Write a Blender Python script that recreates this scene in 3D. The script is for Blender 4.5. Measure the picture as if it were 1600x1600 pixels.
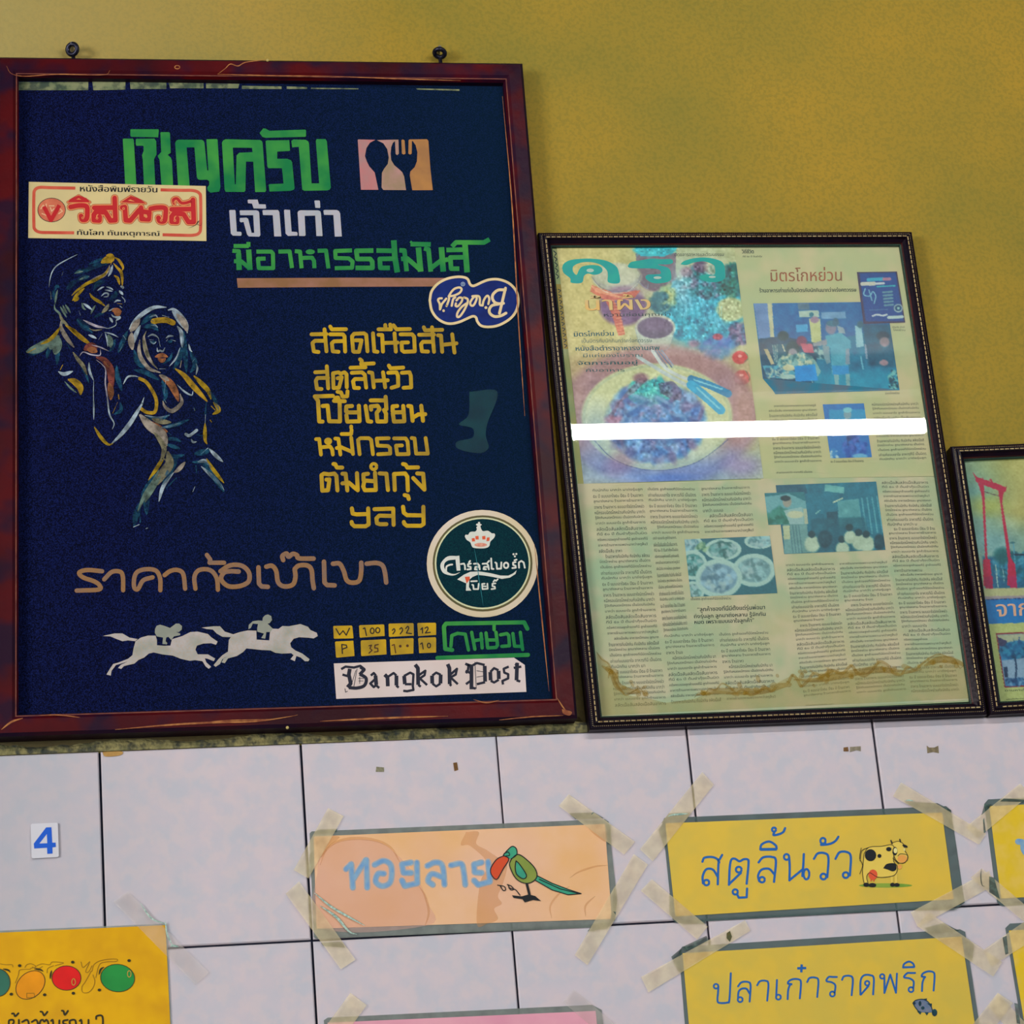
import bpy, math, random
import numpy as np
from mathutils import Vector, Matrix, geometry
random.seed(7)
for o in list(bpy.data.objects): bpy.data.objects.remove(o)
SC = bpy.context.scene
COL = SC.collection
# ------------------------------------------------------------ camera
F = 4131.6
RW = np.array([[0.98348338, -0.16098154, -0.08273688],
               [-0.02320657, 0.34118963, -0.93970798],
               [0.1795046, 0.92610722, 0.3318185]])      # rows: right, down, forward
CW = np.array([-0.06297074, -2.57765838, 2.05 - 0.68214234])
TILE_TOP = 2.05
cd = bpy.data.cameras.new('camera'); cam = bpy.data.objects.new('camera', cd); COL.objects.link(cam)
cd.sensor_width = 36; cd.lens = F / 1600 * 36; cd.clip_start = .05
m = Matrix(((RW[0][0], -RW[1][0], -RW[2][0], CW[0]), (RW[0][1], -RW[1][1], -RW[2][1], CW[1]),
            (RW[0][2], -RW[1][2], -RW[2][2], CW[2]), (0, 0, 0, 1)))
cam.matrix_world = m
SC.camera = cam
# ------------------------------------------------------------ light
SC.view_settings.view_transform = 'Standard'; SC.view_settings.look = 'None'
SC.view_settings.exposure = 1.04; SC.view_settings.gamma = 1.0; SC.view_settings.use_curve_mapping = False
w = bpy.data.worlds.new('daylight'); SC.world = w; w.use_nodes = True
w.node_tree.nodes['Background'].inputs[0].default_value = (.80, .90, 1.0, 1)
w.node_tree.nodes['Background'].inputs[1].default_value = 0.34
def area(name, loc, tgt, size, power, colr):
    l = bpy.data.lights.new(name, 'AREA'); l.shape = 'RECTANGLE'; l.size, l.size_y = size; l.energy = power; l.color = colr
    o = bpy.data.objects.new(name, l); COL.objects.link(o); o.location = loc
    o.rotation_euler = (Vector(tgt) - Vector(loc)).to_track_quat('-Z', 'Y').to_euler(); return o
area('added_left_fill', (-3.6, -3.4, 2.3), (.4, 0, 2.2), (1.6, 1.2), 80, (1, .97, .92))  # added soft lamp, stands in for an unseen open shopfront

# ------------------------------------------------------------ projection helpers (photo pixel -> point on the wall)
def at(x, y, d=0.0):
    dr = RW.T @ np.array([(x - 800) / F, (y - 800) / F, 1.0])
    t = (-d - CW[1]) / dr[1]
    return CW + t * dr
def at_many(P, d):
    P = np.asarray(P, float)
    D = np.stack([(P[:, 0] - 800) / F, (P[:, 1] - 800) / F, np.ones(len(P))], 1) @ RW
    t = (-d - CW[1]) / D[:, 1]
    return CW + D * t[:, None]

# ------------------------------------------------------------ materials
def lin(c):
    r = []
    for v in c[:3]:
        v /= 255.0
        r.append(v / 12.92 if v <= .04045 else ((v + .055) / 1.055) ** 2.4)
    return (*r, 1)
_m = {}
def mat(name, c1, c2=None, scale=40, rough=.6, bump=0, bscale=200, c3=None, s3=600, f3=.35, spec=.25, metal=0, alpha=1, detail=3, lo=.35, hi=.65):
    if name in _m: return _m[name]
    M = bpy.data.materials.new(name); M.use_nodes = True; nt = M.node_tree; N = nt.nodes; L = nt.links
    b = N['Principled BSDF']; b.inputs['Roughness'].default_value = rough; b.inputs['Metallic'].default_value = metal
    b.inputs['Specular IOR Level'].default_value = spec; b.inputs['Alpha'].default_value = alpha
    geo = N.new('ShaderNodeNewGeometry')
    out = None
    if c2 is None: b.inputs['Base Color'].default_value = lin(c1)
    else:
        nz = N.new('ShaderNodeTexNoise'); nz.inputs['Scale'].default_value = scale; nz.inputs['Detail'].default_value = detail
        L.new(geo.outputs['Position'], nz.inputs['Vector'])
        cr = N.new('ShaderNodeValToRGB'); cr.color_ramp.elements[0].position = lo; cr.color_ramp.elements[1].position = hi
        cr.color_ramp.elements[0].color = lin(c1); cr.color_ramp.elements[1].color = lin(c2)
        L.new(nz.outputs['Fac'], cr.inputs[0]); out = cr.outputs[0]
        if c3 is not None:
            n3 = N.new('ShaderNodeTexNoise'); n3.inputs['Scale'].default_value = s3; n3.inputs['Detail'].default_value = 2
            L.new(geo.outputs['Position'], n3.inputs['Vector'])
            r3 = N.new('ShaderNodeValToRGB'); r3.color_ramp.elements[0].position = .45; r3.color_ramp.elements[1].position = .62
            r3.color_ramp.elements[0].color = (0, 0, 0, 1); r3.color_ramp.elements[1].color = (f3, f3, f3, 1)
            L.new(n3.outputs['Fac'], r3.inputs[0])
            mx = N.new('ShaderNodeMix'); mx.data_type = 'RGBA'; L.new(r3.outputs[0], mx.inputs['Factor'])
            L.new(out, mx.inputs['A']); mx.inputs['B'].default_value = lin(c3); out = mx.outputs['Result']
        L.new(out, b.inputs['Base Color'])
    if bump:
        n2 = N.new('ShaderNodeTexNoise'); n2.inputs['Scale'].default_value = bscale; n2.inputs['Detail'].default_value = 4
        L.new(geo.outputs['Position'], n2.inputs['Vector'])
        bp = N.new('ShaderNodeBump'); bp.inputs['Strength'].default_value = bump; bp.inputs['Distance'].default_value = .004
        L.new(n2.outputs['Fac'], bp.inputs['Height']); L.new(bp.outputs['Normal'], b.inputs['Normal'])
    _m[name] = M; return M
def grad_x(M, x0, x1, ca, cb, fac_from='x'):
    """blend the material's colour toward a second one along the wall"""
    nt = M.node_tree; N = nt.nodes; L = nt.links; b = N['Principled BSDF']
    src = b.inputs['Base Color'].links[0].from_socket
    g = N.new('ShaderNodeNewGeometry'); s = N.new('ShaderNodeSeparateXYZ'); L.new(g.outputs['Position'], s.inputs[0])
    mr = N.new('ShaderNodeMapRange'); mr.inputs[1].default_value = x0; mr.inputs[2].default_value = x1
    mr.inputs[3].default_value = ca; mr.inputs[4].default_value = cb[3]
    L.new(s.outputs['X' if fac_from == 'x' else 'Z'], mr.inputs[0])
    mx = N.new('ShaderNodeMix'); mx.data_type = 'RGBA'; L.new(mr.outputs[0], mx.inputs['Factor']); L.new(src, mx.inputs['A'])
    mx.inputs['B'].default_value = lin(cb); L.new(mx.outputs['Result'], b.inputs['Base Color'])
def vmat(name, rough=.45):
    if name in _m: return _m[name]
    M = bpy.data.materials.new(name); M.use_nodes = True; N = M.node_tree.nodes
    a = N.new('ShaderNodeAttribute'); a.attribute_name = 'ink'
    M.node_tree.links.new(a.outputs['Color'], N['Principled BSDF'].inputs['Base Color'])
    N['Principled BSDF'].inputs['Roughness'].default_value = rough
    _m[name] = M; return M

# ------------------------------------------------------------ object helpers
def tag(o, label=None, cat=None, group=None, kind=None):
    if label: o['label'] = label
    if cat: o['category'] = cat
    if group: o['group'] = group
    if kind: o['kind'] = kind
    return o
def origin(o):
    p = np.zeros(3)
    while o is not None: p = p + np.array(o.location); o = o.parent
    return p
def thing(name, loc, label, cat, group=None):
    o = bpy.data.objects.new(name, None); COL.objects.link(o); o.location = tuple(loc); o.empty_display_size = .05
    return tag(o, label, cat, group)
def obj(name, V, Fc, mats, parent=None, kind=None, mi=None, smooth=False, label=None):
    V = np.asarray(V, float)
    org = origin(parent) if parent is not None else (V.min(0) + V.max(0)) / 2
    me = bpy.data.meshes.new(name); me.from_pydata((V - org).tolist(), [], Fc); me.update()
    if not isinstance(mats, (list, tuple)): mats = [mats]
    for q in mats: me.materials.append(q)
    if mi is not None: me.polygons.foreach_set('material_index', mi)
    if smooth: me.polygons.foreach_set('use_smooth', [True] * len(me.polygons))
    o = bpy.data.objects.new(name, me); COL.objects.link(o)
    if parent is not None: o.parent = parent
    else: o.location = tuple(org)
    if kind: o['kind'] = kind
    if label: o['label'] = label
    return o
class Crop:
    def __init__(s, x, y, k): s.x, s.y, s.k = x, y, k
    def pts(s, t):
        if isinstance(t, str): t = [tuple(map(float, q.split(','))) for q in t.split()]
        return np.array([(s.x + a / s.k, s.y + b / s.k) for a, b in t])
PX = Crop(0, 0, 1)
def catmull(P, n=6):
    P = [np.array(p) for p in P]
    if len(P) < 3: return np.array(P)
    Q = [2 * P[0] - P[1]] + P + [2 * P[-1] - P[-2]]; R = []
    for i in range(1, len(Q) - 2):
        a, b, c, d = Q[i - 1:i + 3]
        for k in range(n):
            t = k / n
            R.append(.5 * ((2 * b) + (c - a) * t + (2 * a - 5 * b + 4 * c - d) * t * t + (3 * b - a - 3 * c + d) * t ** 3))
    R.append(P[-1]); return np.array(R)
class Ink:
    """flat paint: ribbons and filled shapes gathered in photo pixels, laid on a plane of the wall"""
    def __init__(s): s.V = []; s.F = []; s.J = []; s.F0 = []; s.prim = 0; s.grp = 0; s.G = []
    def add(s, P, Fs):
        b = len(s.V); s.V += [tuple(p) for p in P]; s.F += [[b + i for i in f] for f in Fs]; s.G += [s.grp] * len(Fs)
        s.prim += 1; s.J += [s.prim] * len(P)
    def disc(s, c, r, n=10, ry=None, rot=0):
        ry = ry or r; ca, sa = math.cos(rot), math.sin(rot); P = []
        for i in range(n):
            a = 2 * math.pi * i / n; x, y = r * math.cos(a), ry * math.sin(a); P.append((c[0] + x * ca - y * sa, c[1] + x * sa + y * ca))
        s.add(P, [list(range(n))])
    def line(s, P, w, cap=True, taper=0):
        n = len(P)
        L = np.r_[0, np.cumsum(np.linalg.norm(np.diff(P, axis=0), axis=1))]; T = L[-1] or 1
        def wd(i):
            if not taper: return w / 2
            u = L[i] / T
            return w / 2 * max(.12, (math.sin(math.pi * min(max(u, .02), .98))) ** .6 if taper == 1 else (1 - u) ** .7 + .08)
        D = np.diff(P, axis=0); D = D / (np.linalg.norm(D, axis=1)[:, None] + 1e-9)
        cut = [0] + [i for i in range(1, n - 1) if D[i - 1] @ D[i] < .8] + [n - 1]
        for a, z in zip(cut[:-1], cut[1:]):
            E = []
            for i in range(a, z + 1):
                d0 = D[max(a, i - 1)]; d1 = D[min(z - 1, i)]
                d = d0 + d1; d = d / (np.linalg.norm(d) + 1e-9)
                nn = np.array([-d[1], d[0]]) * wd(i) / max(.6, float(d @ d1)); E.append((P[i] + nn, P[i] - nn))
            for e0, e1 in zip(E[:-1], E[1:]): s.add([e0[0], e0[1], e1[1], e1[0]], [[0, 1, 2, 3]])
            if a: s.disc(P[a], wd(a))
        if cap and not taper: s.disc(P[0], w / 2); s.disc(P[-1], w / 2)
    def strokes(s, c, w, text, smooth=False, cap=True, taper=0):
        """'x,y x,y / x,y ...' ; a stroke starting with ~ is curved"""
        for t in text.split('/'):
            t = t.strip(); sm = smooth
            if not t: continue
            if t[0] == '~': sm = True; t = t[1:].strip()
            P = c.pts(t)
            if sm: P = catmull(P)
            s.grp += 1; s.line(P, w / c.k, cap, taper)
        return s
    def ring(s, c, x, y, r, w, ry=None, n=14):
        ry = ry or r; P = [(x + r * math.cos(a), y + ry * math.sin(a)) for a in np.linspace(0, 2 * math.pi, n + 1)]
        s.grp += 1; s.line(c.pts(P), w / c.k, False); return s
    def dot(s, c, x, y, r, ry=None, n=14, rot=0):
        s.grp += 1; s.disc(c.pts([(x, y)])[0], r / c.k, n, (ry or r) / c.k, rot); return s
    def poly(s, c, text, holes=(), smooth=False):
        for t in text.split('/'):
            t = t.strip()
            if not t: continue
            sm = smooth
            if t[0] == '~': sm = True; t = t[1:].strip()
            P = c.pts(t)
            if sm: P = catmull(list(P) + [P[0]])[:-1]
            loops = [[Vector((p[0], p[1], 0)) for p in P]] + [[Vector((p[0], p[1], 0)) for p in c.pts(h)] for h in holes]
            s.grp += 1; s.add([(v.x, v.y) for l in loops for v in l], [list(f) for f in geometry.tessellate_polygon(loops)])
        return s
    def put(s, name, M, parent, d, kind=None, label=None, split=False):
        A = at_many(s.V, d + (np.array(s.J) % 16) * 5e-6)
        if not split: return obj(name, A, s.F, M, parent, kind, label=label)
        for g_ in sorted(set(s.G)):
            Fs = [f for f, q in zip(s.F, s.G) if q == g_]; ix = sorted({i for f in Fs for i in f}); mp = {v: k for k, v in enumerate(ix)}
            o = obj(name, A[ix], [[mp[i] for i in f] for f in Fs], M, parent, kind)
        return o

def sheet(name, P, d0, d1, M, parent=None, n=1, label=None, wave=0):
    """thin card: polygon P in photo pixels, front at d1, back at d0"""
    P = [tuple(p) for p in P]; k = len(P)
    A = at_many(P, d1); B = A.copy(); B[:, 1] = -d0
    tri = geometry.tessellate_polygon([[Vector((p[0], p[2], 0)) for p in A]])
    Fc = [list(t) for t in tri] + [[i, (i + 1) % k, k + (i + 1) % k, k + i] for i in range(k)]
    return obj(name, np.vstack([A, B]), Fc, M, parent, label=label)
def quad_px(Q, u, v):
    a, b, c, d = [np.array(q, float) for q in Q]   # TL TR BR BL
    return (a * (1 - u) + b * u) * (1 - v) + (d * (1 - u) + c * u) * v

# text from the built-in font, mapped line by line onto a quad
_tx = {}
HO_HIP = np.array([(0.089, 0.0), (0.089, 0.548), (0.178, 0.548), (0.178, 0.311), (0.181, 0.311), (0.409, 0.548), (0.513, 0.548), (0.513, 0.545), (0.178, 0.206), (0.178, 0.0), (0.429, 0.0), (0.429, 0.193), (0.42, 0.245), (0.393, 0.285), (0.345, 0.31), (0.274, 0.318), (0.326, 0.383), (0.384, 0.377), (0.432, 0.361), (0.469, 0.333), (0.496, 0.296), (0.513, 0.25), (0.518, 0.195), (0.518, 0.0)])
def text_mesh(s, res=2):
    if (s, res) in _tx: return _tx[(s, res)]
    c = bpy.data.curves.new('t', 'FONT'); c.body = s; c.resolution_u = res
    o = bpy.data.objects.new('t', c); COL.objects.link(o)
    dg = bpy.context.evaluated_depsgraph_get(); me = bpy.data.meshes.new_from_object(o.evaluated_get(dg))
    V = np.array([v.co[:2] for v in me.vertices]); Fs = [list(p.vertices) for p in me.polygons]
    if 'ห' in s:       # the built-in glyph's crossing outline does not fill: lay in its proper shape
        c.fill_mode = 'NONE'; dg.update(); m2 = bpy.data.meshes.new_from_object(o.evaluated_get(dg)); U = np.array([v.co[:2] for v in m2.vertices])
        bpy.data.meshes.remove(m2); hp = HO_HIP[:10] - HO_HIP[0]; V = list(map(tuple, V))
        for k in range(len(U) - 9):
            if np.abs(U[k:k + 10] - U[k] - hp).max() < .004:
                x0 = U[k][0]; keepf = []
                for f in Fs:
                    cx = sum(V[i][0] for i in f) / len(f); cy = sum(V[i][1] for i in f) / len(f)
                    if not (x0 - .01 < cx < x0 + .44 and -.01 < cy < .56): keepf.append(f)
                P = [HO_HIP[i] - HO_HIP[0] + np.array([x0, 0]) for i in [0, 1, 2, 3, 4, 5, 6, 7, 16, 17, 18, 19, 20, 21, 22, 23, 10, 11, 12, 13, 14, 15, 8, 9]]
                b0 = len(V); V += [tuple(p) for p in P]
                Fs = keepf + [[b0 + i for i in t] for t in geometry.tessellate_polygon([[Vector((p[0], p[1], 0)) for p in P]])]
        V = np.array(V)
    bpy.data.objects.remove(o); bpy.data.curves.remove(c); bpy.data.meshes.remove(me)
    _tx[(s, res)] = (V, Fs); return V, Fs
def text_ink(ink, s, Q, res=2, keep=False, bold=0):
    """Q = TL,TR,BR,BL pixels the text's own box fills (keep: fixed em height, TL/BL mark 0.75em top and baseline)"""
    V, Fs = text_mesh(s, res)
    if keep: lo = np.array([0, -.0]); hi = np.array([V[:, 0].max(), .75])
    else: lo, hi = V.min(0), V.max(0)
    for off in ([0] if not bold else [-bold, 0, bold]):
        U = (V - lo) / (hi - lo)
        a, bb, c, d = [np.array(q, float) for q in Q]
        u = U[:, :1]; v = 1 - U[:, 1:2]
        P = (a * (1 - u) + bb * u) * (1 - v) + (d * (1 - u) + c * u) * v
        P[:, 0] += off
        ink.add(P, Fs)
    return ink

# picture frame: moulding profile swept round a rectangle, four mitred rails
def inset_quad(W, t):
    W = [np.array(p) for p in W]; R = []
    for i in range(4):
        p = W[i]; a = W[(i - 1) % 4] - p; b = W[(i + 1) % 4] - p
        a = a / np.linalg.norm(a); b = b / np.linalg.norm(b)
        s = abs(a[0] * b[2] - a[2] * b[0]); R.append(p + (a + b) * t / s)
    return R
def rails(parent, W, prof, mats, mi):
    """W: 4 outer corners on the wall plane (TL TR BR BL); prof: (inset, height)"""
    rings = []
    for t, h in prof:
        q = inset_quad(W, t); rings.append([np.array([p[0], -h, p[2]]) for p in q])
    out = []
    for s in range(4):
        e = (s + 1) % 4; V = []; Fc = []
        for r in rings: V += [r[s], r[e]]
        for k in range(len(rings) - 1): Fc.append([2 * k, 2 * k + 1, 2 * k + 3, 2 * k + 2])
        n = len(rings); Fc += [[2 * k for k in range(n)], [2 * k + 1 for k in range(n)][::-1]]
        out.append(obj('frame_rail', V, Fc, mats, parent, mi=list(mi) + [0, 0]))
    return out
def beads(parent, name, W, t, h, step, ln, wd, ht, M):
    q = inset_quad(W, t); V = []; Fc = []
    for s in range(4):
        a, b = q[s], q[(s + 1) % 4]; L = np.linalg.norm(b - a); n = int(L / step); dr = (b - a) / L
        nr = np.array([-dr[2], 0, dr[0]])
        for k in range(n):
            c = a + dr * (k + .5) * step; c = np.array([c[0], -h, c[2]]); b0 = len(V)
            up = np.array([0, -ht, 0])
            V += [c - dr * ln / 2, c - nr * wd / 2, c + dr * ln / 2, c + nr * wd / 2] if ln < wd * 1.6 else \
                 [c - dr * ln / 2 - nr * wd / 2, c + dr * ln / 2 - nr * wd / 2, c + dr * ln / 2 + nr * wd / 2, c - dr * ln / 2 + nr * wd / 2]
            if ln < wd * 1.6:
                V.append(c + up); Fc += [[b0, b0 + 1, b0 + 4], [b0 + 1, b0 + 2, b0 + 4], [b0 + 2, b0 + 3, b0 + 4], [b0 + 3, b0, b0 + 4]]
            else:
                V += [c - dr * ln * .4 + up, c + dr * ln * .4 + up]
                Fc += [[b0, b0 + 1, b0 + 5, b0 + 4], [b0 + 2, b0 + 3, b0 + 4, b0 + 5], [b0 + 1, b0 + 2, b0 + 5], [b0 + 3, b0, b0 + 4]]
    return obj(name, V, Fc, M, parent, kind='stuff')

# little painter used for the printed photographs: colours per vertex of a fine grid (flat print on paper)
class Print:
    def __init__(s, x0, y0, x1, y1, k=1.0, base=(200, 200, 160)):
        s.x0, s.y0, s.k = x0, y0, k; s.w = int((x1 - x0) * k) + 1; s.h = int((y1 - y0) * k) + 1
        s.a = np.zeros((s.h, s.w, 3)) + np.array(base, float)
        yy, xx = np.mgrid[0:s.h, 0:s.w]; s.X = x0 + xx / k; s.Y = y0 + yy / k
        s.rng = np.random.RandomState(3)
    def mix(s, m, col): s.a = s.a * (1 - m[..., None]) + np.array(col, float) * m[..., None]
    def ell(s, c, x, y, rx, ry, col, al=1, soft=.15, rot=0):
        p = c.pts([(x, y)])[0]; rx /= c.k; ry /= c.k; r = math.radians(rot)
        dx, dy = s.X - p[0], s.Y - p[1]; u = (dx * math.cos(r) + dy * math.sin(r)) / rx; v = (-dx * math.sin(r) + dy * math.cos(r)) / ry
        q = np.sqrt(u * u + v * v); s.mix(np.clip((1 + soft - q) / (2 * soft), 0, 1) * al, col); return s
    def poly(s, c, t, col, al=1, soft=.8):
        P = c.pts(t); ins = np.zeros(s.X.shape, bool); dist = np.full(s.X.shape, 1e9)
        for i in range(len(P)):
            (xa, ya), (xb, yb) = P[i], P[(i + 1) % len(P)]
            cnd = ((ya > s.Y) != (yb > s.Y)) & (s.X < (xb - xa) * (s.Y - ya) / ((yb - ya) or 1e-9) + xa); ins ^= cnd
            L2 = (xb - xa) ** 2 + (yb - ya) ** 2 + 1e-9; tt = np.clip(((s.X - xa) * (xb - xa) + (s.Y - ya) * (yb - ya)) / L2, 0, 1)
            dist = np.minimum(dist, np.hypot(s.X - xa - tt * (xb - xa), s.Y - ya - tt * (yb - ya)))
        sd = np.where(ins, dist, -dist); s.mix(np.clip(sd / soft + .5, 0, 1) * al, col); return s
    def line(s, c, t, w, col, al=1, soft=.8, smooth=True):
        P = c.pts(t); P = catmull(P, 4) if smooth else P; dist = np.full(s.X.shape, 1e9)
        for i in range(len(P) - 1):
            (xa, ya), (xb, yb) = P[i], P[i + 1]; L2 = (xb - xa) ** 2 + (yb - ya) ** 2 + 1e-9
            tt = np.clip(((s.X - xa) * (xb - xa) + (s.Y - ya) * (yb - ya)) / L2, 0, 1)
            dist = np.minimum(dist, np.hypot(s.X - xa - tt * (xb - xa), s.Y - ya - tt * (yb - ya)))
        s.mix(np.clip((w / c.k / 2 - dist) / soft + .5, 0, 1) * al, col); return s
    def noise(s, cell, amt, mask=None):
        g = s.rng.randn(int(s.h / (cell * s.k)) + 3, int(s.w / (cell * s.k)) + 3)
        yy = (s.Y - s.y0) / cell; xx = (s.X - s.x0) / cell; iy = yy.astype(int); ix = xx.astype(int); fy = yy - iy; fx = xx - ix
        fy = fy * fy * (3 - 2 * fy); fx = fx * fx * (3 - 2 * fx)
        n = (g[iy, ix] * (1 - fx) + g[iy, ix + 1] * fx) * (1 - fy) + (g[iy + 1, ix] * (1 - fx) + g[iy + 1, ix + 1] * fx) * fy
        s.a += (n * amt * (1 if mask is None else mask))[..., None]; return s
    def rnoise(s, c, x, y, rx, ry, cell, amt):
        p = c.pts([(x, y)])[0]; q = np.hypot((s.X - p[0]) * c.k / rx, (s.Y - p[1]) * c.k / ry)
        return s.noise(cell, amt, np.clip((1.1 - q) / .2, 0, 1))
    def blobs(s, c, x, y, rx, ry, n, r, cols, al=.6, soft=.4):
        for i in range(n):
            a = s.rng.rand() * 6.28; q = math.sqrt(s.rng.rand())
            s.ell(c, x + rx * q * math.cos(a), y + ry * q * math.sin(a), r * (.5 + s.rng.rand()), r * (.3 + .7 * s.rng.rand()), cols[s.rng.randint(len(cols))], al, soft, s.rng.rand() * 180)
        return s
    def put(s, name, Q, parent, d, step=1.3, M=None, label=None):
        Q = [np.array(q, float) for q in Q]
        nu = max(4, int(np.linalg.norm(Q[1] - Q[0]) / step)); nv = max(4, int(np.linalg.norm(Q[3] - Q[0]) / step))
        v, u = np.mgrid[0:nv + 1, 0:nu + 1]; u = (u / nu)[..., None]; v = (v / nv)[..., None]
        P = ((Q[0] * (1 - u) + Q[1] * u) * (1 - v) + (Q[3] * (1 - u) + Q[2] * u) * v).reshape(-1, 2)
        ix = np.clip(((P[:, 0] - s.x0) * s.k).round().astype(int), 0, s.w - 1); iy = np.clip(((P[:, 1] - s.y0) * s.k).round().astype(int), 0, s.h - 1)
        C = s.a[iy, ix]; C = C.mean(1, keepdims=True) + (C - C.mean(1, keepdims=True)) * 1.3; C = np.clip(C, 0, 255) / 255 * .93; C = np.where(C <= .04045, C / 12.92, ((C + .055) / 1.055) ** 2.4)
        idx = np.arange((nu + 1) * (nv + 1)).reshape(nv + 1, nu + 1)
        Fc = np.stack([idx[:-1, :-1], idx[:-1, 1:], idx[1:, 1:], idx[1:, :-1]], -1).reshape(-1, 4).tolist()
        o = obj(name, at_many(P, d), Fc, M or vmat('printed_ink'), parent, label=label)
        ca = o.data.color_attributes.new('ink', 'FLOAT_COLOR', 'POINT')
        ca.data.foreach_set('color', np.c_[C, np.ones(len(C))].ravel()); return o

# ============================================================ THE ROOM
PLASTER = -0.005
M_plaster = mat('ochre_plaster', (166, 132, 42), (130, 118, 46), 4, .8, .3, 110, c3=(108, 104, 44), s3=240, f3=.35, detail=6, lo=.3, hi=.7, spec=.2)
grad_x(M_plaster, .35, -.25, 0, (170, 156, 104, .8))
def box(name, x0, x1, y0, y1, z0, z1, M, parent=None, kind=None):
    V = [(x, y, z) for x in (x0, x1) for y in (y0, y1) for z in (z0, z1)]
    return obj(name, V, [[0, 1, 3, 2], [4, 6, 7, 5], [0, 4, 5, 1], [2, 3, 7, 6], [0, 2, 6, 4], [1, 5, 7, 3]], M, parent, kind)
M_grout = mat('dark_grout', (26, 32, 52), (40, 46, 62), 60, .9)
wall = box('wall_back', -4, 5, .005, .12, TILE_TOP - .001, 3.07, M_plaster, kind='structure')
low = box('wall_back_lower_backing', -4, 5, .0055, .12, 0, TILE_TOP - .001, M_grout, wall); low.name = 'grout_bed'
M_ceil = mat('brown_board_ceiling', (112, 108, 98), (98, 96, 90), 3, .9)
box('ceiling', -4, 5, -5.2, .12, 3.07, 3.13, M_ceil, kind='structure')
M_floor = mat('terrazzo_floor', (120, 112, 100), (150, 140, 126), 80, .5)
box('floor', -4, 5, -5.2, .12, -.06, 0, M_floor, kind='structure')
# tiles: one piece each, all sharing one mesh
M_tile = mat('lilac_tile', (202, 190, 198), (190, 188, 198), 34, .22, .05, 30, c3=(212, 194, 196), s3=60, f3=.5, detail=5, spec=.5)
grad_x(M_tile, .10, -.25, 0, (160, 164, 172, .8))
T = .2; g = .0011; bv = .0012
def tile_mesh():
    x0, x1, z0, z1 = g, T - g, -T + g, -g; V = []; Fc = []
    for (e, y) in ((0, .0056), (0, .0012), (bv, 0)):
        V += [(x0 + e, y, z0 + e), (x1 - e, y, z0 + e), (x1 - e, y, z1 - e), (x0 + e, y, z1 - e)]
    for k in (0, 4):
        for i in range(4): Fc.append([k + i, k + (i + 1) % 4, k + 4 + (i + 1) % 4, k + 4 + i])
    Fc.append([8, 9, 10, 11])
    me = bpy.data.meshes.new('wall_tile'); me.from_pydata(V, [], Fc); me.materials.append(M_tile); return me
tm = tile_mesh(); wo = origin(wall)
for r in range(4):
    for c in range(-4, 9):
        o = bpy.data.objects.new('wall_tile', tm); COL.objects.link(o); o.parent = wall
        jit = (random.uniform(-.0003, .0003), random.uniform(0, .0003))
        o.location = (c * T + jit[0] - wo[0], jit[1] - wo[1], TILE_TOP - r * T - wo[2])
        o.rotation_euler = (random.uniform(-.0012, .0012), 0, random.uniform(-.0012, .0012))
# rough mortar ledge on the top row of tiles
M_mortar = mat('grimy_mortar', (150, 140, 92), (92, 92, 64), 60, .9, .8, 160, c3=(40, 48, 52), s3=110, f3=.8)
V = []; Fc = []; n = 300
for i in range(n + 1):
    x = -.6 + i * (2.6 / n); hh = .011 + .0025 * math.sin(i * .37) + random.uniform(-.0012, .0012); dp = .0005 + random.uniform(0, .0012)
    V += [(x, .0056, TILE_TOP + hh), (x, -dp * .3 + .001, TILE_TOP + hh * .55), (x, .0006, TILE_TOP - .0005)]
    if i:
        b = 3 * (i - 1); Fc += [[b, b + 1, b + 4, b + 3], [b + 1, b + 2, b + 5, b + 4]]
obj('mortar_strip', V, Fc, M_mortar, wall)
# old glue marks left on the tiles
for P, c1, c2 in [('588,1198 600,1199 600,1206 587,1206', (112, 108, 84), (140, 136, 112)), ('708,1192 714,1191 716,1203 710,1205', (120, 84, 40), (96, 66, 34)),
                  ('1318,1168 1325,1167 1326,1174 1318,1174', (130, 92, 52), (96, 70, 44)), ('1328,1167 1345,1166 1345,1174 1338,1172 1328,1175', (122, 114, 96), (146, 136, 116)),
                  ('1448,1165 1452,1168 1460,1168 1466,1165 1467,1177 1458,1175 1449,1177', (134, 120, 92), (110, 98, 76))]:
    i = Ink().poly(PX, P); i.put('glue_mark', mat('glue_%d' % c1[0] + str(c1[1]), c1, c2, 300, .7), wall, .0004)
Ink().poly(PX, '~ 160,1175 190,1174 188,1180 165,1182').put('glue_mark', mat('ochre_drip', (186, 146, 84), (160, 120, 60), 90, .7), wall, .0004)
# grime and the frames' shadow, both painted on the plaster round them
M_grime_shade = mat('grime_and_shade', (52, 44, 40), (70, 62, 44), 90, .85, 0, alpha=.6)
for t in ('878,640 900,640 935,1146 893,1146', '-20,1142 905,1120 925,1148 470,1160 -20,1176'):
    P_ = PX.pts(t); i = Ink(); i.poly(PX, t); i.put('grime_shade_patch', M_grime_shade, wall, -.0048)
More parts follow.
